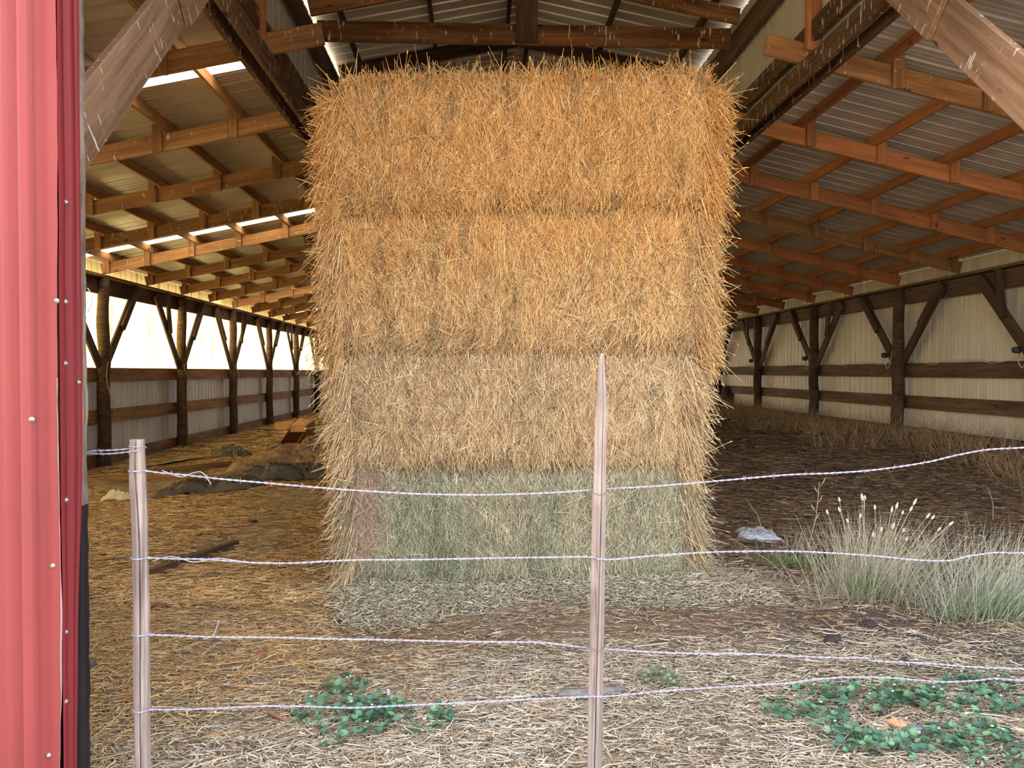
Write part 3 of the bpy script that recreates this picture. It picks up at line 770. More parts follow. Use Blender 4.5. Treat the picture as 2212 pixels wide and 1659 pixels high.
# ------------------------------------------------------------------ grasses
def blades(c, n, rx, ry, hgt, lean, spread, w, cols, wts, droop=.35, hmin=.35, base=0.):
    x = c.x + N(n, rx); y = c.y + N(n, ry); z = gz(x, y) - .01
    rx_ = (x - c.x) / max(rx, .01); ryy = (y - c.y) / max(ry, .01)
    d = np.stack([rx_ * .16 + N(n, spread) + lean[0], ryy * .12 + N(n, spread * .7) + lean[1], np.ones(n)], 1)
    L = hgt * U(hmin, 1, n); b = np.stack([d[:, 0] * L * droop + N(n, .04), d[:, 1] * L * droop, -U(0, droop * .5, n) * L], 1)
    T = pal(n, cols, wts)
    return (np.stack([x, y, z], 1), d, L, U(w * .6, w, n), b, T)
TAN = [(.66, .60, .42), (.55, .48, .32), (.76, .70, .52), (.42, .40, .28)]
GRN = [(.20, .30, .11), (.14, .24, .09), (.30, .38, .17)]
def clump(name, c, label, tan, grn, mk, heads=0, group=None):
    t = thing(name, c, label, 'grass', group); parts = []
    a = blades(c, *mk['tan']); parts.append(strands(*a[:5], a[5], rad=(1, .8, .2), flat=.6))
    if 'low' in mk: l = blades(c, *mk['low']); parts.append(strands(*l[:5], l[5], rad=(1, .8, .2), flat=.6))
    obj('dry_blades', fast_mesh(*join_s(parts)), M['grass'], t)
    if 'grn' in mk:
        g = blades(c + Vector((-.07, -.12, 0)), *mk['grn']); obj('green_blades', fast_mesh(*strands(*g[:5], g[5], rad=(1, .8, .15), flat=.5)), M['grass'], t)['label'] = 'green blades low in the tuft'
    return t
c1 = G(1875, 1290)
t1 = clump('grass_tuft', c1, 'tall dry grass tuft with pale seed heads and a green heart, right of the stack', 0, 0,
  dict(tan=(700, .16, .11, .72, (.12, 0), .23, .0055, TAN, None, .30, .3), low=(500, .20, .12, .24, (-.05, -.1), .6, .005, [(.60, .45, .27), (.5, .36, .2), (.68, .55, .36)], None, .8, .4),
       grn=(160, .08, .05, .32, (.03, -.05), .14, .006, GRN, None, .2, .5)))
for hx, hy in ((1789, 1112), (1814, 1085), (1815, 1107), (1862, 1082), (1868, 1080), (1832, 1130), (1858, 1120), (1890, 1102), (1925, 1108), (1935, 1100), (1948, 1112), (1972, 1092), (1965, 1105), (2000, 1120), (2012, 1122), (2048, 1136), (2025, 1147), (1926, 1145), (1950, 1150), (1902, 1150), (1885, 1162), (1993, 1200), (1978, 1205), (1866, 1083), (2050, 1135), (1955, 1170)):
    tip = P(hx, hy, c1.y + random.uniform(-.12, .12)); bs = Vector((c1.x + (tip.x - c1.x) * .35 + random.uniform(-.04, .04), c1.y + random.uniform(-.06, .06), 0)); bs.z = float(gz(bs.x, bs.y))
    mid = bs.lerp(tip, .55) + Vector((-(tip.x - bs.x) * .12, 0, .04))
    pts = [bs, bs.lerp(mid, .6), mid, mid.lerp(tip, .6), tip]
    obj('stem', tube_mesh(pts, [.0025, .0022, .002, .0018, .0015], 4), simple('stem_straw', (.56, .5, .33)) if 'stem_straw' not in bpy.data.materials else bpy.data.materials['stem_straw'], t1)
    dr = (tip - mid).normalized(); Lh = random.uniform(.035, .06)
    obj('seed_head', tube_mesh([tip + dr * Lh * q / 6 for q in range(7)], [.002, .006, .009, .009, .007, .0045, .001], 7), simple('seed_head_pale', (.80, .66, .42), .8, bump=.003, sc_=180) if 'seed_head_pale' not in bpy.data.materials else bpy.data.materials['seed_head_pale'], t1)
c2 = G(2140, 1325)
clump('grass_tuft', c2, 'grey-green grass tuft leaning right at the frame edge beside the tall seed-head tuft', 0, 0,
  dict(tan=(620, .19, .12, .70, (.28, 0), .24, .0055, [(.56, .55, .40), (.44, .44, .31), (.66, .62, .47), (.34, .36, .26)], None, .35, .3), low=(420, .24, .12, .26, (.25, -.1), .55, .005, [(.4, .42, .28), (.5, .47, .33), (.3, .36, .22)], None, .7, .4),
       grn=(200, .16, .08, .30, (.3, -.05), .2, .006, GRN, None, .3, .4)))
c3 = G(1715, 1222)
clump('green_grass', c3, 'short bright green grass patch left of the tall seed-head tuft', 0, 0,
  dict(tan=(60, .14, .06, .42, (.08, 0), .12, .004, TAN, None, .25, .4), grn=(330, .17, .08, .17, (.05, -.05), .4, .006, [(.22, .40, .10), (.16, .32, .08), (.30, .46, .15)], None, .4, .4)))
c4 = G(2040, 1250)
clump('green_grass', c4, 'dark green grass behind and between the two big tufts', 0, 0,
  dict(tan=(60, .2, .1, .5, (.0, 0), .12, .004, [(.45, .42, .3)], None, .25, .4), grn=(330, .22, .12, .20, (.05, -.05), .35, .006, [(.10, .17, .07), (.08, .13, .06)], None, .4, .4)))
c6 = G(1620, 1262)
clump('dry_tuft', c6, 'thin dry stalks at the right foot of the bale stack', 0, 0, dict(tan=(220, .22, .06, .26, (-.02, -.1), .30, .004, [(.52, .42, .27), (.62, .52, .36), (.4, .3, .2)], None, .5, .3)))
# dry brown grass along the foot of the white wall
parts = []
for q in range(90):
    yy = 7.5 + 22 * (q / 90) ** 1.3; xx = XR - .25 - abs(random.gauss(0, .5)) - .3 * (q % 3)
    c = Vector((xx, yy, 0)); a = blades(c, 75, .2, .25, random.uniform(.35, .75), (-.08, -.1), .30, .009, [(.42, .26, .13), (.54, .36, .19), (.30, .18, .09), (.64, .47, .27)], None, .5, .3)
    parts.append(strands(*a[:5], a[5], rad=(1, .8, .2), flat=.6))
tag(obj('dry_grass', fast_mesh(*join_s(parts)), M['grass']), 'dry brown grass growing along the foot of the white right wall', 'grass', kind='stuff')
# a few single stalks rising from the dark floor
for q, (bx, by, tx, ty) in enumerate(((1742, 1200, 1770, 1040), (1650, 1160, 1612, 1078), (2145, 1130, 2133, 1052))):
    b = G(bx, by); tp_ = P(tx, ty, b.y)
    m_ = b.lerp(tp_, .5) + Vector((.03, 0, .02)); s_ = thing('weed_stalk', b, ['branched dry stalk rising from the dark floor just left of the tallest seed heads', 'bare thin stalk behind the white paper sack', 'lone thin stalk standing far right on the dark floor'][q], 'weed')
    obj('stem', tube_mesh([b, b.lerp(m_, .6), m_, tp_], [.004, .0035, .003, .002], 4), bpy.data.materials['stem_straw'], s_)
    if q == 0:
        for k_ in range(5):
            u = .45 + .12 * k_; p_ = b.lerp(tp_, u) + Vector((.02, 0, .01)); sg = (-1) ** k_
            obj('sprig', tube_mesh([p_, p_ + Vector((sg * .03, 0, .04)), p_ + Vector((sg * .045, 0, .075))], [.002, .004, .001], 4), bpy.data.materials['seed_head_pale'], s_)

# mallow weeds: round lobed leaves on short stems
def mallow(c, nl, r, label, sz=.017, cols=((.075, .17, .105), (.10, .22, .13), (.06, .14, .09), (.14, .26, .13))):
    nl = int(nl * 1.5); t = thing('mallow_weed', c, label, 'weed', 'mallow weeds on the ground'); V = []; Fc = []; T = []; stems = []
    for k_ in range(nl):
        a = random.uniform(0, 6.28); rr = r * math.sqrt(random.random()); x = c.x + rr * math.cos(a) * 1.25; y = c.y + rr * math.sin(a)
        z0 = float(gz(x, y)); z = z0 + random.uniform(.02, .075); s = sz * random.uniform(.6, 1.25)
        tl = Matrix.Rotation(random.uniform(-.6, .6), 3, 'X') @ Matrix.Rotation(random.uniform(-.5, .5), 3, 'Y') @ Matrix.Rotation(random.uniform(0, 6.28), 3, 'Z')
        col_ = np.array(random.choice(cols)) * random.uniform(.8, 1.3); b0 = len(V)
        V.append(Vector((x, y, z)) + tl @ Vector((0, 0, -.15 * s))); T.append(col_ * 1.25)
        for ring, (f, h) in enumerate(((.55, .0), (1.0, .22))):
            for j in range(20):
                an = .25 + (6.283 - .5) * j / 19; lob = 1 + (.16 * abs(math.cos(an * 2.75)) - .08) * ring
                V.append(Vector((x, y, z)) + tl @ Vector((f * s * lob * math.cos(an), f * s * lob * math.sin(an), h * s * (1 if j % 2 else .75)))); T.append(col_ * (1.05 if j % 2 else .9))
        for j in range(19):
            Fc.append((b0, b0 + 1 + j, b0 + 2 + j)); Fc.append((b0 + 1 + j, b0 + 21 + j, b0 + 22 + j, b0 + 2 + j))
        stems.append((Vector((c.x + (x - c.x) * .75, c.y + (y - c.y) * .75, z0)), Vector((x, y, z))))
    me = mesh_py(V, Fc, True); a_ = me.color_attributes.new('tint', 'FLOAT_COLOR', 'POINT')
    a_.data.foreach_set('color', np.concatenate([np.array(T), np.ones((len(T), 1))], 1).astype(np.float32).ravel())
    n = len(stems); p = np.array([s_[0] for s_ in stems]); q = np.array([s_[1] for s_ in stems]); d = q - p; L = np.linalg.norm(d, axis=1)
    m2 = fast_mesh(*strands(p, d, L, np.full(n, .0025), np.zeros((n, 3)), np.tile([[.16, .24, .10]], (n, 1))))
    bmm = bmesh.new(); bmm.from_mesh(me); bmm.from_mesh(m2); m3 = bpy.data.meshes.new('m'); bmm.to_mesh(m3); bmm.free(); bpy.data.meshes.remove(me); bpy.data.meshes.remove(m2)
    m3.polygons.foreach_set('use_smooth', [True] * len(m3.polygons)); obj('leaves', m3, M['leaf'], t)
    for k_ in range(max(1, nl // 30)):
        x = c.x + random.uniform(-r, r) * .8; y = c.y + random.uniform(-r, r) * .6; z = float(gz(x, y)) + .08
        bm = bmesh.new(); bmesh.ops.create_icosphere(bm, subdivisions=1, radius=.006)
        for v in bm.verts: v.co = Vector((v.co.x * 1.2, v.co.y, v.co.z * .6)) + Vector((x, y, z))
        obj('flower', bm_mesh(bm, True), M['tag'], t)
Lw = [((745, 1500), 26, .09, 'small mallow weed just above the lowest wire, below the white tag'), ((700, 1545), 30, .12, 'mallow weed at the left end of the weed patch, beside the brown stick'), ((790, 1545), 46, .14, 'densest mallow weed in the middle of the weed patch left of the pointed post'),
      ((760, 1590), 34, .13, 'mallow weed nearest the bottom edge left of the pointed post'), ((835, 1550), 26, .10, 'mallow weed at the right of the patch, below the white tag'), ((900, 1585), 12, .08, 'sparse mallow sprigs trailing right of the weed patch'), ((960, 1560), 16, .06, 'lone little mallow weed nearest to the pointed post')]
for (a, b), n, r, l in Lw: mallow(G(a, b), n, r, l)
Rw = [((1690, 1545), 24, .09, 'mallow weed at the left end of the right-hand weed patch'), ((1775, 1510), 26, .10, 'mallow weed touching the lowest wire right of the pointed post'), ((1885, 1520), 46, .14, 'mallow weed above the orange dry leaf'), ((1960, 1510), 44, .13, 'mallow weed right above the grey stone'),
      ((2030, 1530), 36, .13, 'mallow weed between the grey stone and the frame edge, upper row'), ((1800, 1590), 30, .12, 'mallow weed left of the orange dry leaf, lower row'), ((1870, 1620), 34, .13, 'mallow weed below the orange dry leaf'), ((1990, 1625), 44, .15, 'mallow weed below the grey stone'),
      ((2080, 1600), 44, .15, 'mallow weed right of the grey stone, lower row'), ((2150, 1640), 44, .15, 'mallow weed in the bottom corner of the ground'), ((2170, 1540), 50, .17, 'mallow weed at the frame edge under the two converging wires'), ((1780, 1550), 20, .10, 'mallow weed between the lowest wire and the lower row'), ((2110, 1490), 40, .14, 'feathery dark weed beneath the lowest wire near the frame edge')]
for (a, b), n, r, l in Rw: mallow(G(a, b), n, r, l)
mallow(G(1430, 1480), 40, .09, 'small grey-green weed just right of the pointed post', .010, ((.17, .24, .14), (.22, .3, .17)))

# ------------------------------------------------------------------ fence
FY = 2.93
def fence_post(label, axis_px, tip, crack_a):
    pts = []; rad = []
    for py, pl, pr_ in axis_px:
        a = P(pl, py, FY); b = P(pr_, py, FY); pts.append((a + b) / 2); rad.append((b - a).length / 2)
    # densify
    P2 = []; R2 = []
    for i in range(len(pts) - 1):
        for j in range(8):
            u = j / 8; P2.append(pts[i].lerp(pts[i + 1], u) + Vector((.0012 * noise.noise(Vector((i + u, 3, 0)) * 2.1), 0, 0))); R2.append(rad[i] * (1 - u) + rad[i + 1] * u)
    P2.append(pts[-1]); R2.append(rad[-1])
    def pf(t, a):
        g = 1 + .035 * math.sin(a * 5 + 2 * t) + .03 * noise.noise(Vector((math.cos(a) * 2, math.sin(a) * 2, t * 6)))
        da = abs((a - crack_a(t) + math.pi) % (2 * math.pi) - math.pi)
        return g * (1 - .75 * max(0, 1 - da / .11)) * (1 + .02 * math.sin(a * 11) * math.cos(a * 4 + 1))
    t = thing('fence_post', P2[-1], label, 'post', 'fence posts')
    obj('stake', tube_mesh(P2, R2, 88, True, pf), M['fence'], t); return t, P2, R2
pA, A2, AR = fence_post('pale weathered fence post with a flat sawn top beside the red door', [(949, 282, 312), (1000, 281, 314), (1040, 281, 316), (1130, 285, 319), (1180, 286, 319), (1300, 288, 322), (1500, 290, 324), (1659, 293, 325), (1760, 293, 326)], 0, lambda t: 1.38 + .12 * math.sin(t * 9))
pB, B2, BR = fence_post('tall pale fence post with a sharpened point in front of the bale stack', [(763, 1299, 1302), (775, 1295, 1305), (800, 1292, 1307), (870, 1287, 1310), (1040, 1281, 1308), (1110, 1278, 1308), (1300, 1275, 1305), (1500, 1271, 1302), (1659, 1268, 1300), (1760, 1267, 1300)], 0, lambda t: 1.12 + .55 * t + .1 * math.sin(t * 9))
CX = P(2420, 900, FY).x
t_ = thing('fence_post', (CX, FY, 0), 'pale fence post past the right end of the wires', 'post', 'fence posts')
obj('stake', tube_mesh([(CX, FY, CH - .1 - .2 * q) for q in range(10)], [.03 + .001 * q for q in range(10)], 12), M['fence'], t_)
def catmull(pts, m_):
    out = []; n = len(pts)
    for i in range(n - 1):
        p0, p1, p2, p3 = pts[max(i - 1, 0)], pts[i], pts[i + 1], pts[min(i + 2, n - 1)]
        L = max(2, int((p2 - p1).length / m_))
        for j in range(L):
            t = j / L; out.append(.5 * ((2 * p1) + (p2 - p0) * t + (2 * p0 - 5 * p1 + 4 * p2 - p3) * t * t + (3 * p1 - p0 - 3 * p2 + p3) * t ** 3))
    out.append(pts[-1]); return out
def twisted(path, sep=.0021, pitch=.055):
    s = 0; A, B = [], []
    for i, p in enumerate(path):
        d = (path[min(i + 1, len(path) - 1)] - path[max(i - 1, 0)]).normalized()
        if i: s += (p - path[i - 1]).length
        u = Vector((0, 0, 1)).cross(d).normalized(); w = d.cross(u); a = 2 * math.pi * s / pitch
        o = (u * math.cos(a) + w * math.sin(a)) * sep; A.append(p + o); B.append(p - o)
    return A, B
def wire(label, pix, ys, doubled_to=None):
    pts = [P(x, y, FY + dy) for (x, y), dy in zip(pix, ys)]
    path = catmull(pts, .007)
    t = thing('barbed_wire', path[0], label, 'barbed wire', 'strands of the wire fence')
    A, B = twisted(path)
    ma = tube_mesh(A, .0019, 5); obj('strand', ma, M['wire'], t); obj('strand', tube_mesh(B, .0019, 5), M['wire'], t)
    # barbs
    s = 0; nxt = .13 * random.random()
    for i in range(1, len(path)):
        s += (path[i] - path[i - 1]).length
        if s >= nxt:
            nxt = s + .118 + random.uniform(-.01, .01); p = path[i]; d = (path[i] - path[i - 1]).normalized(); a0 = random.uniform(0, 3.14)
            bm_pts = []
            for k_ in (-1, 1):
                a = a0 + (.8 if k_ > 0 else 0); u = Vector((0, math.cos(a), math.sin(a)))
                bm_pts += [p - u * .013 + d * (.004 * k_), p + d * (.004 * k_) + Vector((0, -.004, 0)), p + u * .013 + d * (.002 * k_)]
            m1 = tube_mesh(bm_pts[:3], [.0006, .0015, .0006], 4); m2 = tube_mesh(bm_pts[3:], [.0006, .0015, .0006], 4)
            bmm = bmesh.new(); bmm.from_mesh(m1); bmm.from_mesh(m2); bpy.data.meshes.remove(m1); bpy.data.meshes.remove(m2)
            obj('barb', bm_mesh(bmm), M['barb'], t)
    return t, path
b_, f_ = .024, -.026
wire('topmost barbed wire strand of the fence, rising to the right', [(312, 1017), (345, 1021), (400, 1026), (470, 1034), (560, 1042), (650, 1050), (750, 1058), (880, 1066), (1000, 1069), (1100, 1068), (1200, 1064), (1283, 1058), (1310, 1056), (1420, 1050), (1560, 1038), (1700, 1026), (1800, 1022), (1900, 1014), (2000, 999), (2060, 985), (2130, 972), (2212, 967), (2420, 955)], [-.01, 0, 0, 0, 0, 0, 0, 0, 0, 0, .01, b_, b_, .01] + [0] * 9)
wire('second barbed wire strand from the top, sagging over the tall grass', [(316, 1205), (380, 1207), (440, 1208), (500, 1212), (560, 1216), (640, 1216), (760, 1210), (900, 1209), (1050, 1206), (1180, 1204), (1272, 1203), (1295, 1208), (1330, 1208), (1420, 1200), (1560, 1192), (1700, 1191), (1800, 1195), (1900, 1202), (1980, 1210), (2050, 1211), (2090, 1202), (2150, 1194), (2212, 1194), (2420, 1180)], [-.01] + [0] * 8 + [-.01, f_, f_, -.01] + [0] * 11)
wire('third barbed wire strand from the top, sloping down to the right', [(320, 1371), (380, 1373), (470, 1376), (600, 1377), (700, 1380), (820, 1382), (950, 1385), (1080, 1387), (1170, 1388), (1230, 1395), (1278, 1400), (1308, 1402), (1400, 1408), (1500, 1412), (1600, 1412), (1700, 1417), (1800, 1421), (1870, 1422), (1890, 1428), (2000, 1433), (2100, 1441), (2212, 1445), (2420, 1452)], [-.01] + [0] * 8 + [.01, b_, b_, .01] + [0] * 10)
wire('lowest barbed wire strand of the fence, just above the weeds', [(322, 1533), (400, 1532), (470, 1530), (560, 1526), (660, 1526), (760, 1529), (850, 1525), (1000, 1518), (1120, 1512), (1200, 1508), (1270, 1505), (1300, 1505), (1340, 1502), (1420, 1494), (1500, 1488), (1600, 1482), (1700, 1476), (1770, 1467), (1850, 1463), (1930, 1465), (2030, 1473), (2100, 1471), (2150, 1466), (2212, 1470), (2420, 1474)], [-.01] + [0] * 8 + [-.01, f_, f_, -.01] + [0] * 12)
wire('short barbed-free wire tying the flat-topped post to the door edge', [(300, 973), (285, 975), (240, 980), (205, 980), (188, 978), (205, 974), (250, 972), (283, 969)], [-.036, -.03, -.01, 0, .02, .01, .01, .02])
def loop(parent, P2, R2, py, n_=2, dz=0, mat='wire', half=False):
    z = P(300, py, FY).z; j = min(range(len(P2)), key=lambda k: abs(P2[k].z - z)); c = P2[j]; r = R2[j] * 1.06 + .002
    pts = []
    for q in range(n_ * 24 + 1):
        a = 2 * math.pi * q / 24; pts.append(Vector((c.x + r * math.cos(a), c.y + r * math.sin(a), z + .004 * math.sin(a * .5) + dz * q / (n_ * 24) + (.012 * math.sin(a) if half else 0))))
    obj('wire_tie', tube_mesh(pts, .0017, 5), M[mat], parent)
for py, n_ in ((968, 1), (1018, 2), (1206, 2), (1370, 2), (1533, 2)): loop(pA, A2, AR, py, n_, .006)
for py in (1062, 1403): loop(pB, B2, BR, py + 6, 1, 0, 'tie', True)
# loose tails wrapped on the wires by the first post
for q, (xs_, nm) in enumerate((((345, 1020), 'loose tail')  , ((440, 1028), 'tail'))):
    pass
def tail(label, pix):
    pts = catmull([P(x, y, FY - .012) for x, y in pix], .006); tag(obj('wire_tail', tube_mesh(pts, .0017, 5), M['wire']), label, 'wire')
tail('kinked wire tail curling off the topmost strand', [(350, 1016), (390, 1030), (415, 1022), (435, 1020), (448, 1034), (456, 1047)])
tail('wire tail wound along the second strand next to the flat-topped post', [(330, 1212), (370, 1202), (420, 1214), (470, 1206), (540, 1216)])
tail('thin wire tail pointing up from the third strand', [(440, 1378), (456, 1376), (466, 1362), (472, 1340)])

# ------------------------------------------------------------------ things on the floor
def lump(c, sx, sy, sz, seed, sub=3, amp=.25, fr=1.6, flat=True):
    bm = bmesh.new(); bmesh.ops.create_icosphere(bm, subdivisions=sub, radius=1)
    for v in bm.verts:
        n_ = v.co.normalized(); k_ = 1 + amp * noise.noise(n_ * fr + Vector((seed, 0, 0))) + amp * .4 * noise.noise(n_ * fr * 3 + Vector((seed, 5, 0)))
        v.co = Vector((n_.x * sx * k_, n_.y * sy * k_, max(n_.z, -.35 if flat else -1) * sz * k_)) + Vector(c)
    return bm_mesh(bm, True)
def sheet(c, sx, sy, hz, seed, rot=0, nx_=90, ny_=60, fold=9, edge=.3, pw=8):
    """crumpled cloth lying on the floor, own thickness"""
    V = []; Fc = []; R = Matrix.Rotation(rot, 3, 'Z')
    for i in range(nx_ + 1):
        for j in range(ny_ + 1):
            u = i / nx_ * 2 - 1; v = j / ny_ * 2 - 1
            e = 1 + edge * noise.noise(Vector((math.atan2(v, u) * 1.4, seed, 0)))
            a = R @ Vector((u * sx * e, v * sy * e, 0)); x = c.x + a.x; y = c.y + a.y
            r = max(abs(u), abs(v)); body = (1 - r ** pw)
            h = hz * body * (.5 + .9 * abs(noise.noise(Vector((u * 1.6, v * 1.6, seed)))) + .25)
            wp = .35 * noise.noise(Vector((u * 2, v * 2, seed + 20))); ridge = abs(noise.noise(Vector((u * fold * .22 + wp, (v + wp) * fold * 1.1, seed + 3)))); rid2 = abs(noise.noise(Vector(((u + .6 * v + wp) * fold * .9, (v - u) * fold * .2, seed + 8))))
            h += hz * .42 * ((1 - min(1, ridge * 3)) ** 2 + (1 - min(1, rid2 * 3)) ** 2 * .7) * (1 - r ** 6 * .5)
            V.append((x, y, float(gz(x, y)) + .012 + h))
    n_ = ny_ + 1
    for i in range(nx_):
        for j in range(ny_): Fc.append((i * n_ + j, (i + 1) * n_ + j, (i + 1) * n_ + j + 1, i * n_ + j + 1))
    me = mesh_py(V, Fc, True); bm = bmesh.new(); bm.from_mesh(me)
    bmesh.ops.recalc_face_normals(bm, faces=bm.faces)
    bmesh.ops.solidify(bm, geom=list(bm.faces), thickness=.006); me2 = bm_mesh(bm, True); bpy.data.meshes.remove(me); return me2
# tarpaulin
a = G(600, 1035); t = thing('tarpaulin', a, 'crumpled dusty olive tarpaulin heaped on the left bay floor', 'tarpaulin')
obj('sheet', sheet(Vector((a.x + .1, a.y + .85, 0)), 1.0, .8, .20, 3.3, .1, fold=4, pw=5), M['tarp_top'], t)['label'] = 'dusty top folds'
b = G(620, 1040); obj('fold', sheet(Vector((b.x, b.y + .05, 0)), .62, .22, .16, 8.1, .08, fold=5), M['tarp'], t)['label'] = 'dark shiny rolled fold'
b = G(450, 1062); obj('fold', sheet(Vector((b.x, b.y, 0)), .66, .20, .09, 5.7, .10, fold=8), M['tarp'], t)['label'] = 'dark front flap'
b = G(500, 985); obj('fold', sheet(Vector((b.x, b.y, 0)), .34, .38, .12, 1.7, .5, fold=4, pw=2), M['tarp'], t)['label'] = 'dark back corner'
a = G(700, 968); tag(obj('tarpaulin', sheet(Vector((a.x, a.y, 0)), .5, .5, .14, 6.4, .3), M['tarp_top']), 'smaller dusty tarpaulin lump half hidden behind the bale stack', 'tarpaulin')
# pallet of slats
a = G(345, 1040); t = thing('wooden_pallet', a, 'old wooden slat pallet lying behind the flat-topped fence post', 'pallet')
for q in range(6):
    p0 = G(238 + q * 22, 1044 - q * 4.2); p1 = G(405 + q * 13, 1016 - q * 3.4); z = a.z
    beam('slat', (p0.x, p0.y, z + .10), (p1.x, p1.y, z + .10), .022, .11, 'board', t)
p0 = G(232, 1052); p1 = G(470, 1038); beam('bearer', (p0.x, p0.y, a.z + .05), (p1.x, p1.y, a.z + .05), .10, .05, 'board', t)
p0 = G(330, 1028); p1 = G(500, 1012); beam('bearer', (p0.x, p0.y, a.z + .05), (p1.x, p1.y, a.z + .05), .10, .05, 'board', t)
# rag
a = G(250, 1082); tag(obj('feed_bag', sheet(Vector((a.x, a.y + .05, 0)), .17, .10, .07, 2.2, .3, 40, 30, 3, .35, 2), M['rag']), 'crumpled cream paper bag between the red door and the flat-topped post', 'bag')
# cardboard box: open side facing the viewer, flaps hanging
a = G(635, 962); Yb = a.y; t = thing('cardboard_box', a, 'opened brown cardboard box tipped over near the far left posts', 'box')
def panel(name, q, mat, th=.02):
    q = [Vector(v) for v in q]; n_ = (q[1] - q[0]).cross(q[2] - q[0]).normalized() * th
    obj(name, mesh_py(q + [v + n_ for v in q], [(0, 1, 2, 3), (7, 6, 5, 4), (0, 4, 5, 1), (1, 5, 6, 2), (2, 6, 7, 3), (3, 7, 4, 0)]), M[mat], t)
S = lambda x, y, dy=0: P(x, y, Yb + dy)
panel('flap', [S(594, 913, 0), S(594, 927, -.05), S(618, 930, -.1), S(637, 908, 0)], 'card')
panel('top_panel', [S(628, 922, 0), S(662, 920, 0), S(677, 909, .5), S(648, 904, .5)], 'card')
panel('flap', [S(628, 922, 0), S(627, 934, -.08), S(660, 933, -.08), S(662, 920, 0)], 'card')
panel('side_panel', [S(627, 924, 0), S(600, 962, .1), S(612, 955, .6), S(640, 915, .6)], 'card_in')
panel('side_panel', [S(662, 921, 0), S(640, 960, .05), S(680, 938, .55), S(678, 910, .5)], 'card_in')
panel('back_panel', [S(640, 912, .5), S(610, 957, .5), S(650, 957, .5), S(676, 914, .5)], 'card_in')
panel('bottom_panel', [S(600, 963, 0), S(640, 962, 0), S(660, 950, .5), S(620, 953, .5)], 'card_in')
# plank
p0 = G(296, 1252); p1 = G(511, 1180); o = beam('plank', p0 + Vector((0, 0, .03)), p1 + Vector((0, 0, .035)), .045, .07, 'dark_wood'); tag(o, 'long dark wooden bar lying behind the flat-topped post', 'plank')
# timber lump by the door
p0 = G(184, 1450); tag(beam('wood_block', p0 + Vector((-.1, .02, .03)), p0 + Vector((.04, .0, .03)), .05, .07, 'old_edge'), 'small wood block on the straw against the blackened door edge', 'wood')
# paper sack
a = G(1642, 1168); t = thing('paper_sack', a, 'flattened white and grey paper sack on the dark floor right of the stack', 'sack')
obj('front_layer', sheet(Vector((a.x + .02, a.y, 0)), .19, .08, .028, 4.1, -.05, 50, 26, 3, .25), M['sack'], t)['label'] = 'bluish white torn layer'
obj('back_layer', sheet(Vector((a.x, a.y + .12, 0)), .19, .10, .05, 9.2, -.02, 50, 26, 2, .2), M['sack_grey'], t)['label'] = 'grey folded layer'
# round dark stump at far right
a = G(1576, 872); t = tag(obj('tree_stump', tube_mesh([(a.x, a.y, a.z - .1), (a.x, a.y, a.z + .2), (a.x + .03, a.y, a.z + .45), (a.x + .05, a.y, a.z + .52), (a.x + .05, a.y, a.z + .55)], [.30, .29, .26, .18, .04], 18, True, lambda t_, q: 1 + .06 * math.sin(q * 7)), M['bark']), 'dark rounded stump against the far post of the white wall', 'stump')
# fence-foot log, sticks, tag and small finds
p0 = G(1205, 1512); p1 = G(1352, 1500); d = p1 - p0
tag(obj('log', tube_mesh([p0 + d * q / 8 + Vector((0, .012 * math.sin(q * 2), .02)) for q in range(9)], [.012, .022, .026, .024, .028, .026, .024, .022, .010], 10, True, lambda t_, q: 1 + .1 * math.sin(q * 4 + t_ * 9)), M['log']), 'short grey log lying behind the foot of the pointed post', 'log')
p0 = G(558, 1535); p1 = G(624, 1568); d = p1 - p0
tag(obj('stick', tube_mesh([p0 + d * q / 5 + Vector((0, 0, .014)) for q in range(6)], [.006, .0085, .009, .009, .009, .007], 8), M['stick']), 'smooth reddish brown stick left of the mallow patch', 'stick')
p0 = G(838, 1503); tag(obj('plastic_tag', sheet(Vector((p0.x, p0.y + .02, 0)), .008, .045, .006, 1.1, .12, 6, 20, 2, .05), M['tag']), 'narrow lilac white strip lying above the mallow patch', 'tag')
p0 = G(1936, 1573); tag(obj('dry_leaf', sheet(p0, .026, .042, .02, 4.4, .3, 20, 20, 2, .2), M['leaf_dry']), 'curled orange dry leaf among the right-hand weeds', 'leaf')
p0 = G(1978, 1585); tag(obj('stone', lump(p0 + Vector((0, 0, .012)), .038, .034, .028, 2, 3, .3), M['stone']), 'blue-grey cracked stone right of the orange leaf', 'stone')
p0 = G(560, 1418); t = thing('rusty_scrap', p0, 'rusty bent metal scrap lying above the smooth stick', 'scrap')
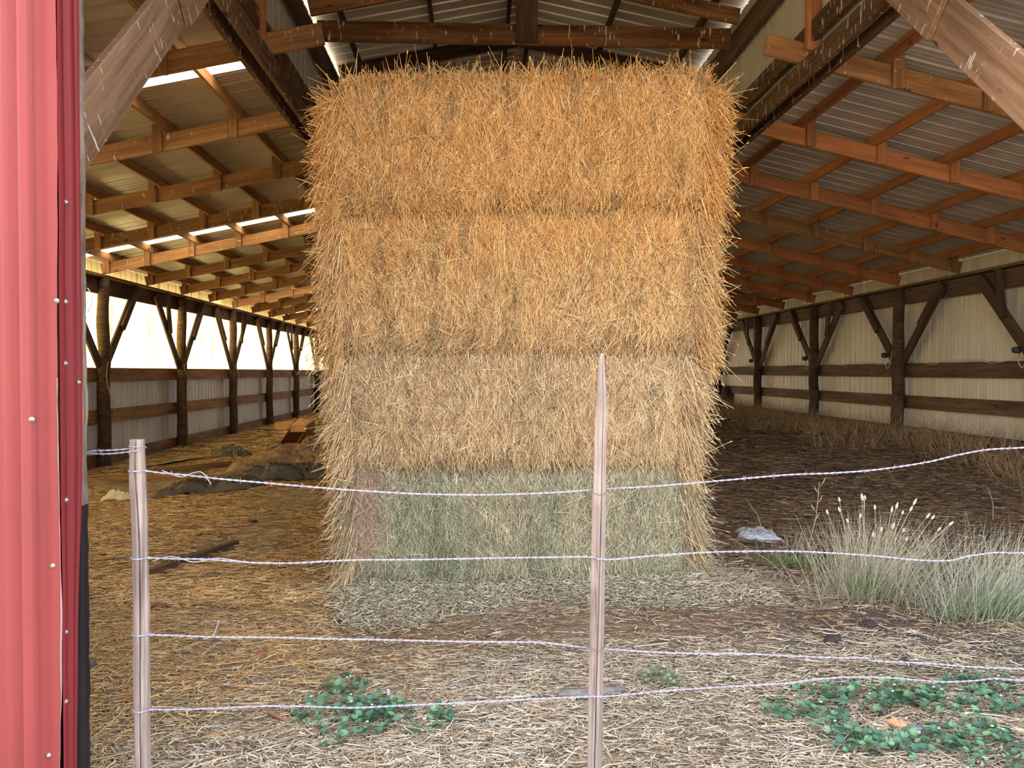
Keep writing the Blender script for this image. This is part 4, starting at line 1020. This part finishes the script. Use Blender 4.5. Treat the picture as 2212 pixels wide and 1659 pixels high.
obj('bar', tube_mesh([p0 + Vector((-.03, -.01, .01)), p0 + Vector((.0, .02, .015)), p0 + Vector((.02, .07, .02))], [.012, .014, .010], 8), M['rust'], t)
obj('foot', tube_mesh([p0 + Vector((.0, .0, .012)), p0 + Vector((.035, .005, .012))], [.014, .012], 8), M['rust'], t)
p0 = G(556, 1437); tag(obj('round_cap', tube_mesh([p0, p0 + Vector((0, 0, .010)), p0 + Vector((0, 0, .014))], [.013, .013, .010], 14), M['cap']), 'small round green cap just below the rusty scrap', 'cap')
for (x, y, s, l) in ((590, 1510, .016, 'dark pebble-sized clod above the smooth stick'), (732, 1345, .028, 'black clod left of the chaff heap'), (792, 1292, .035, 'largest black clod, at the left corner of the stack'), (905, 1293, .02, 'small black clod in front of the stack'), (1315, 1455, .016, 'brown clod right of the pointed post'), (1880, 1352, .045, 'grey-black earth clod in front of the tall tuft'), (1800, 1385, .05, 'dark earth clod behind the third wire, right of the post'), (672, 1430, .02, 'brown clod right of the rusty scrap'), (545, 1130, .05, 'brown dung lump on the left bay floor'), (430, 1160, .05, 'brown dung lump nearer the flat-topped post'), (1830, 1030, .12, 'low dark dung mound on the right bay floor')):
    p0 = G(x, y); tag(obj('earth_clod', lump(p0, s * 1.3, s, s * .7, x * .1, 2, .3), M['clod']), l, 'clod')
# dark damp soil mound on the right bay floor is left to the ground itself; long fallen stalks near the frame bottom
for q, pix in enumerate((((1790, 1659), (1840, 1600), (1900, 1565), (1950, 1550)), ((190, 1655), (300, 1640), (380, 1590)), ((1270, 1659), (1285, 1640), (1303, 1616)), ((205, 1600), (260, 1560), (270, 1535)))):
    pts = catmull([G(*p_) + Vector((0, 0, .02 + .02 * (k_ % 2))) for k_, p_ in enumerate(pix)], .02)
    tag(obj('dry_stalk', tube_mesh(pts, .0022, 4), bpy.data.materials['stem_straw']), ['long branching dry stalk left of the orange leaf', 'curved dry stalk at the foot of the flat-topped post', 'pale dry stalk leaning at the foot of the pointed post', 'short dry stalk between the door edge and the flat-topped post'][q], 'stalk')
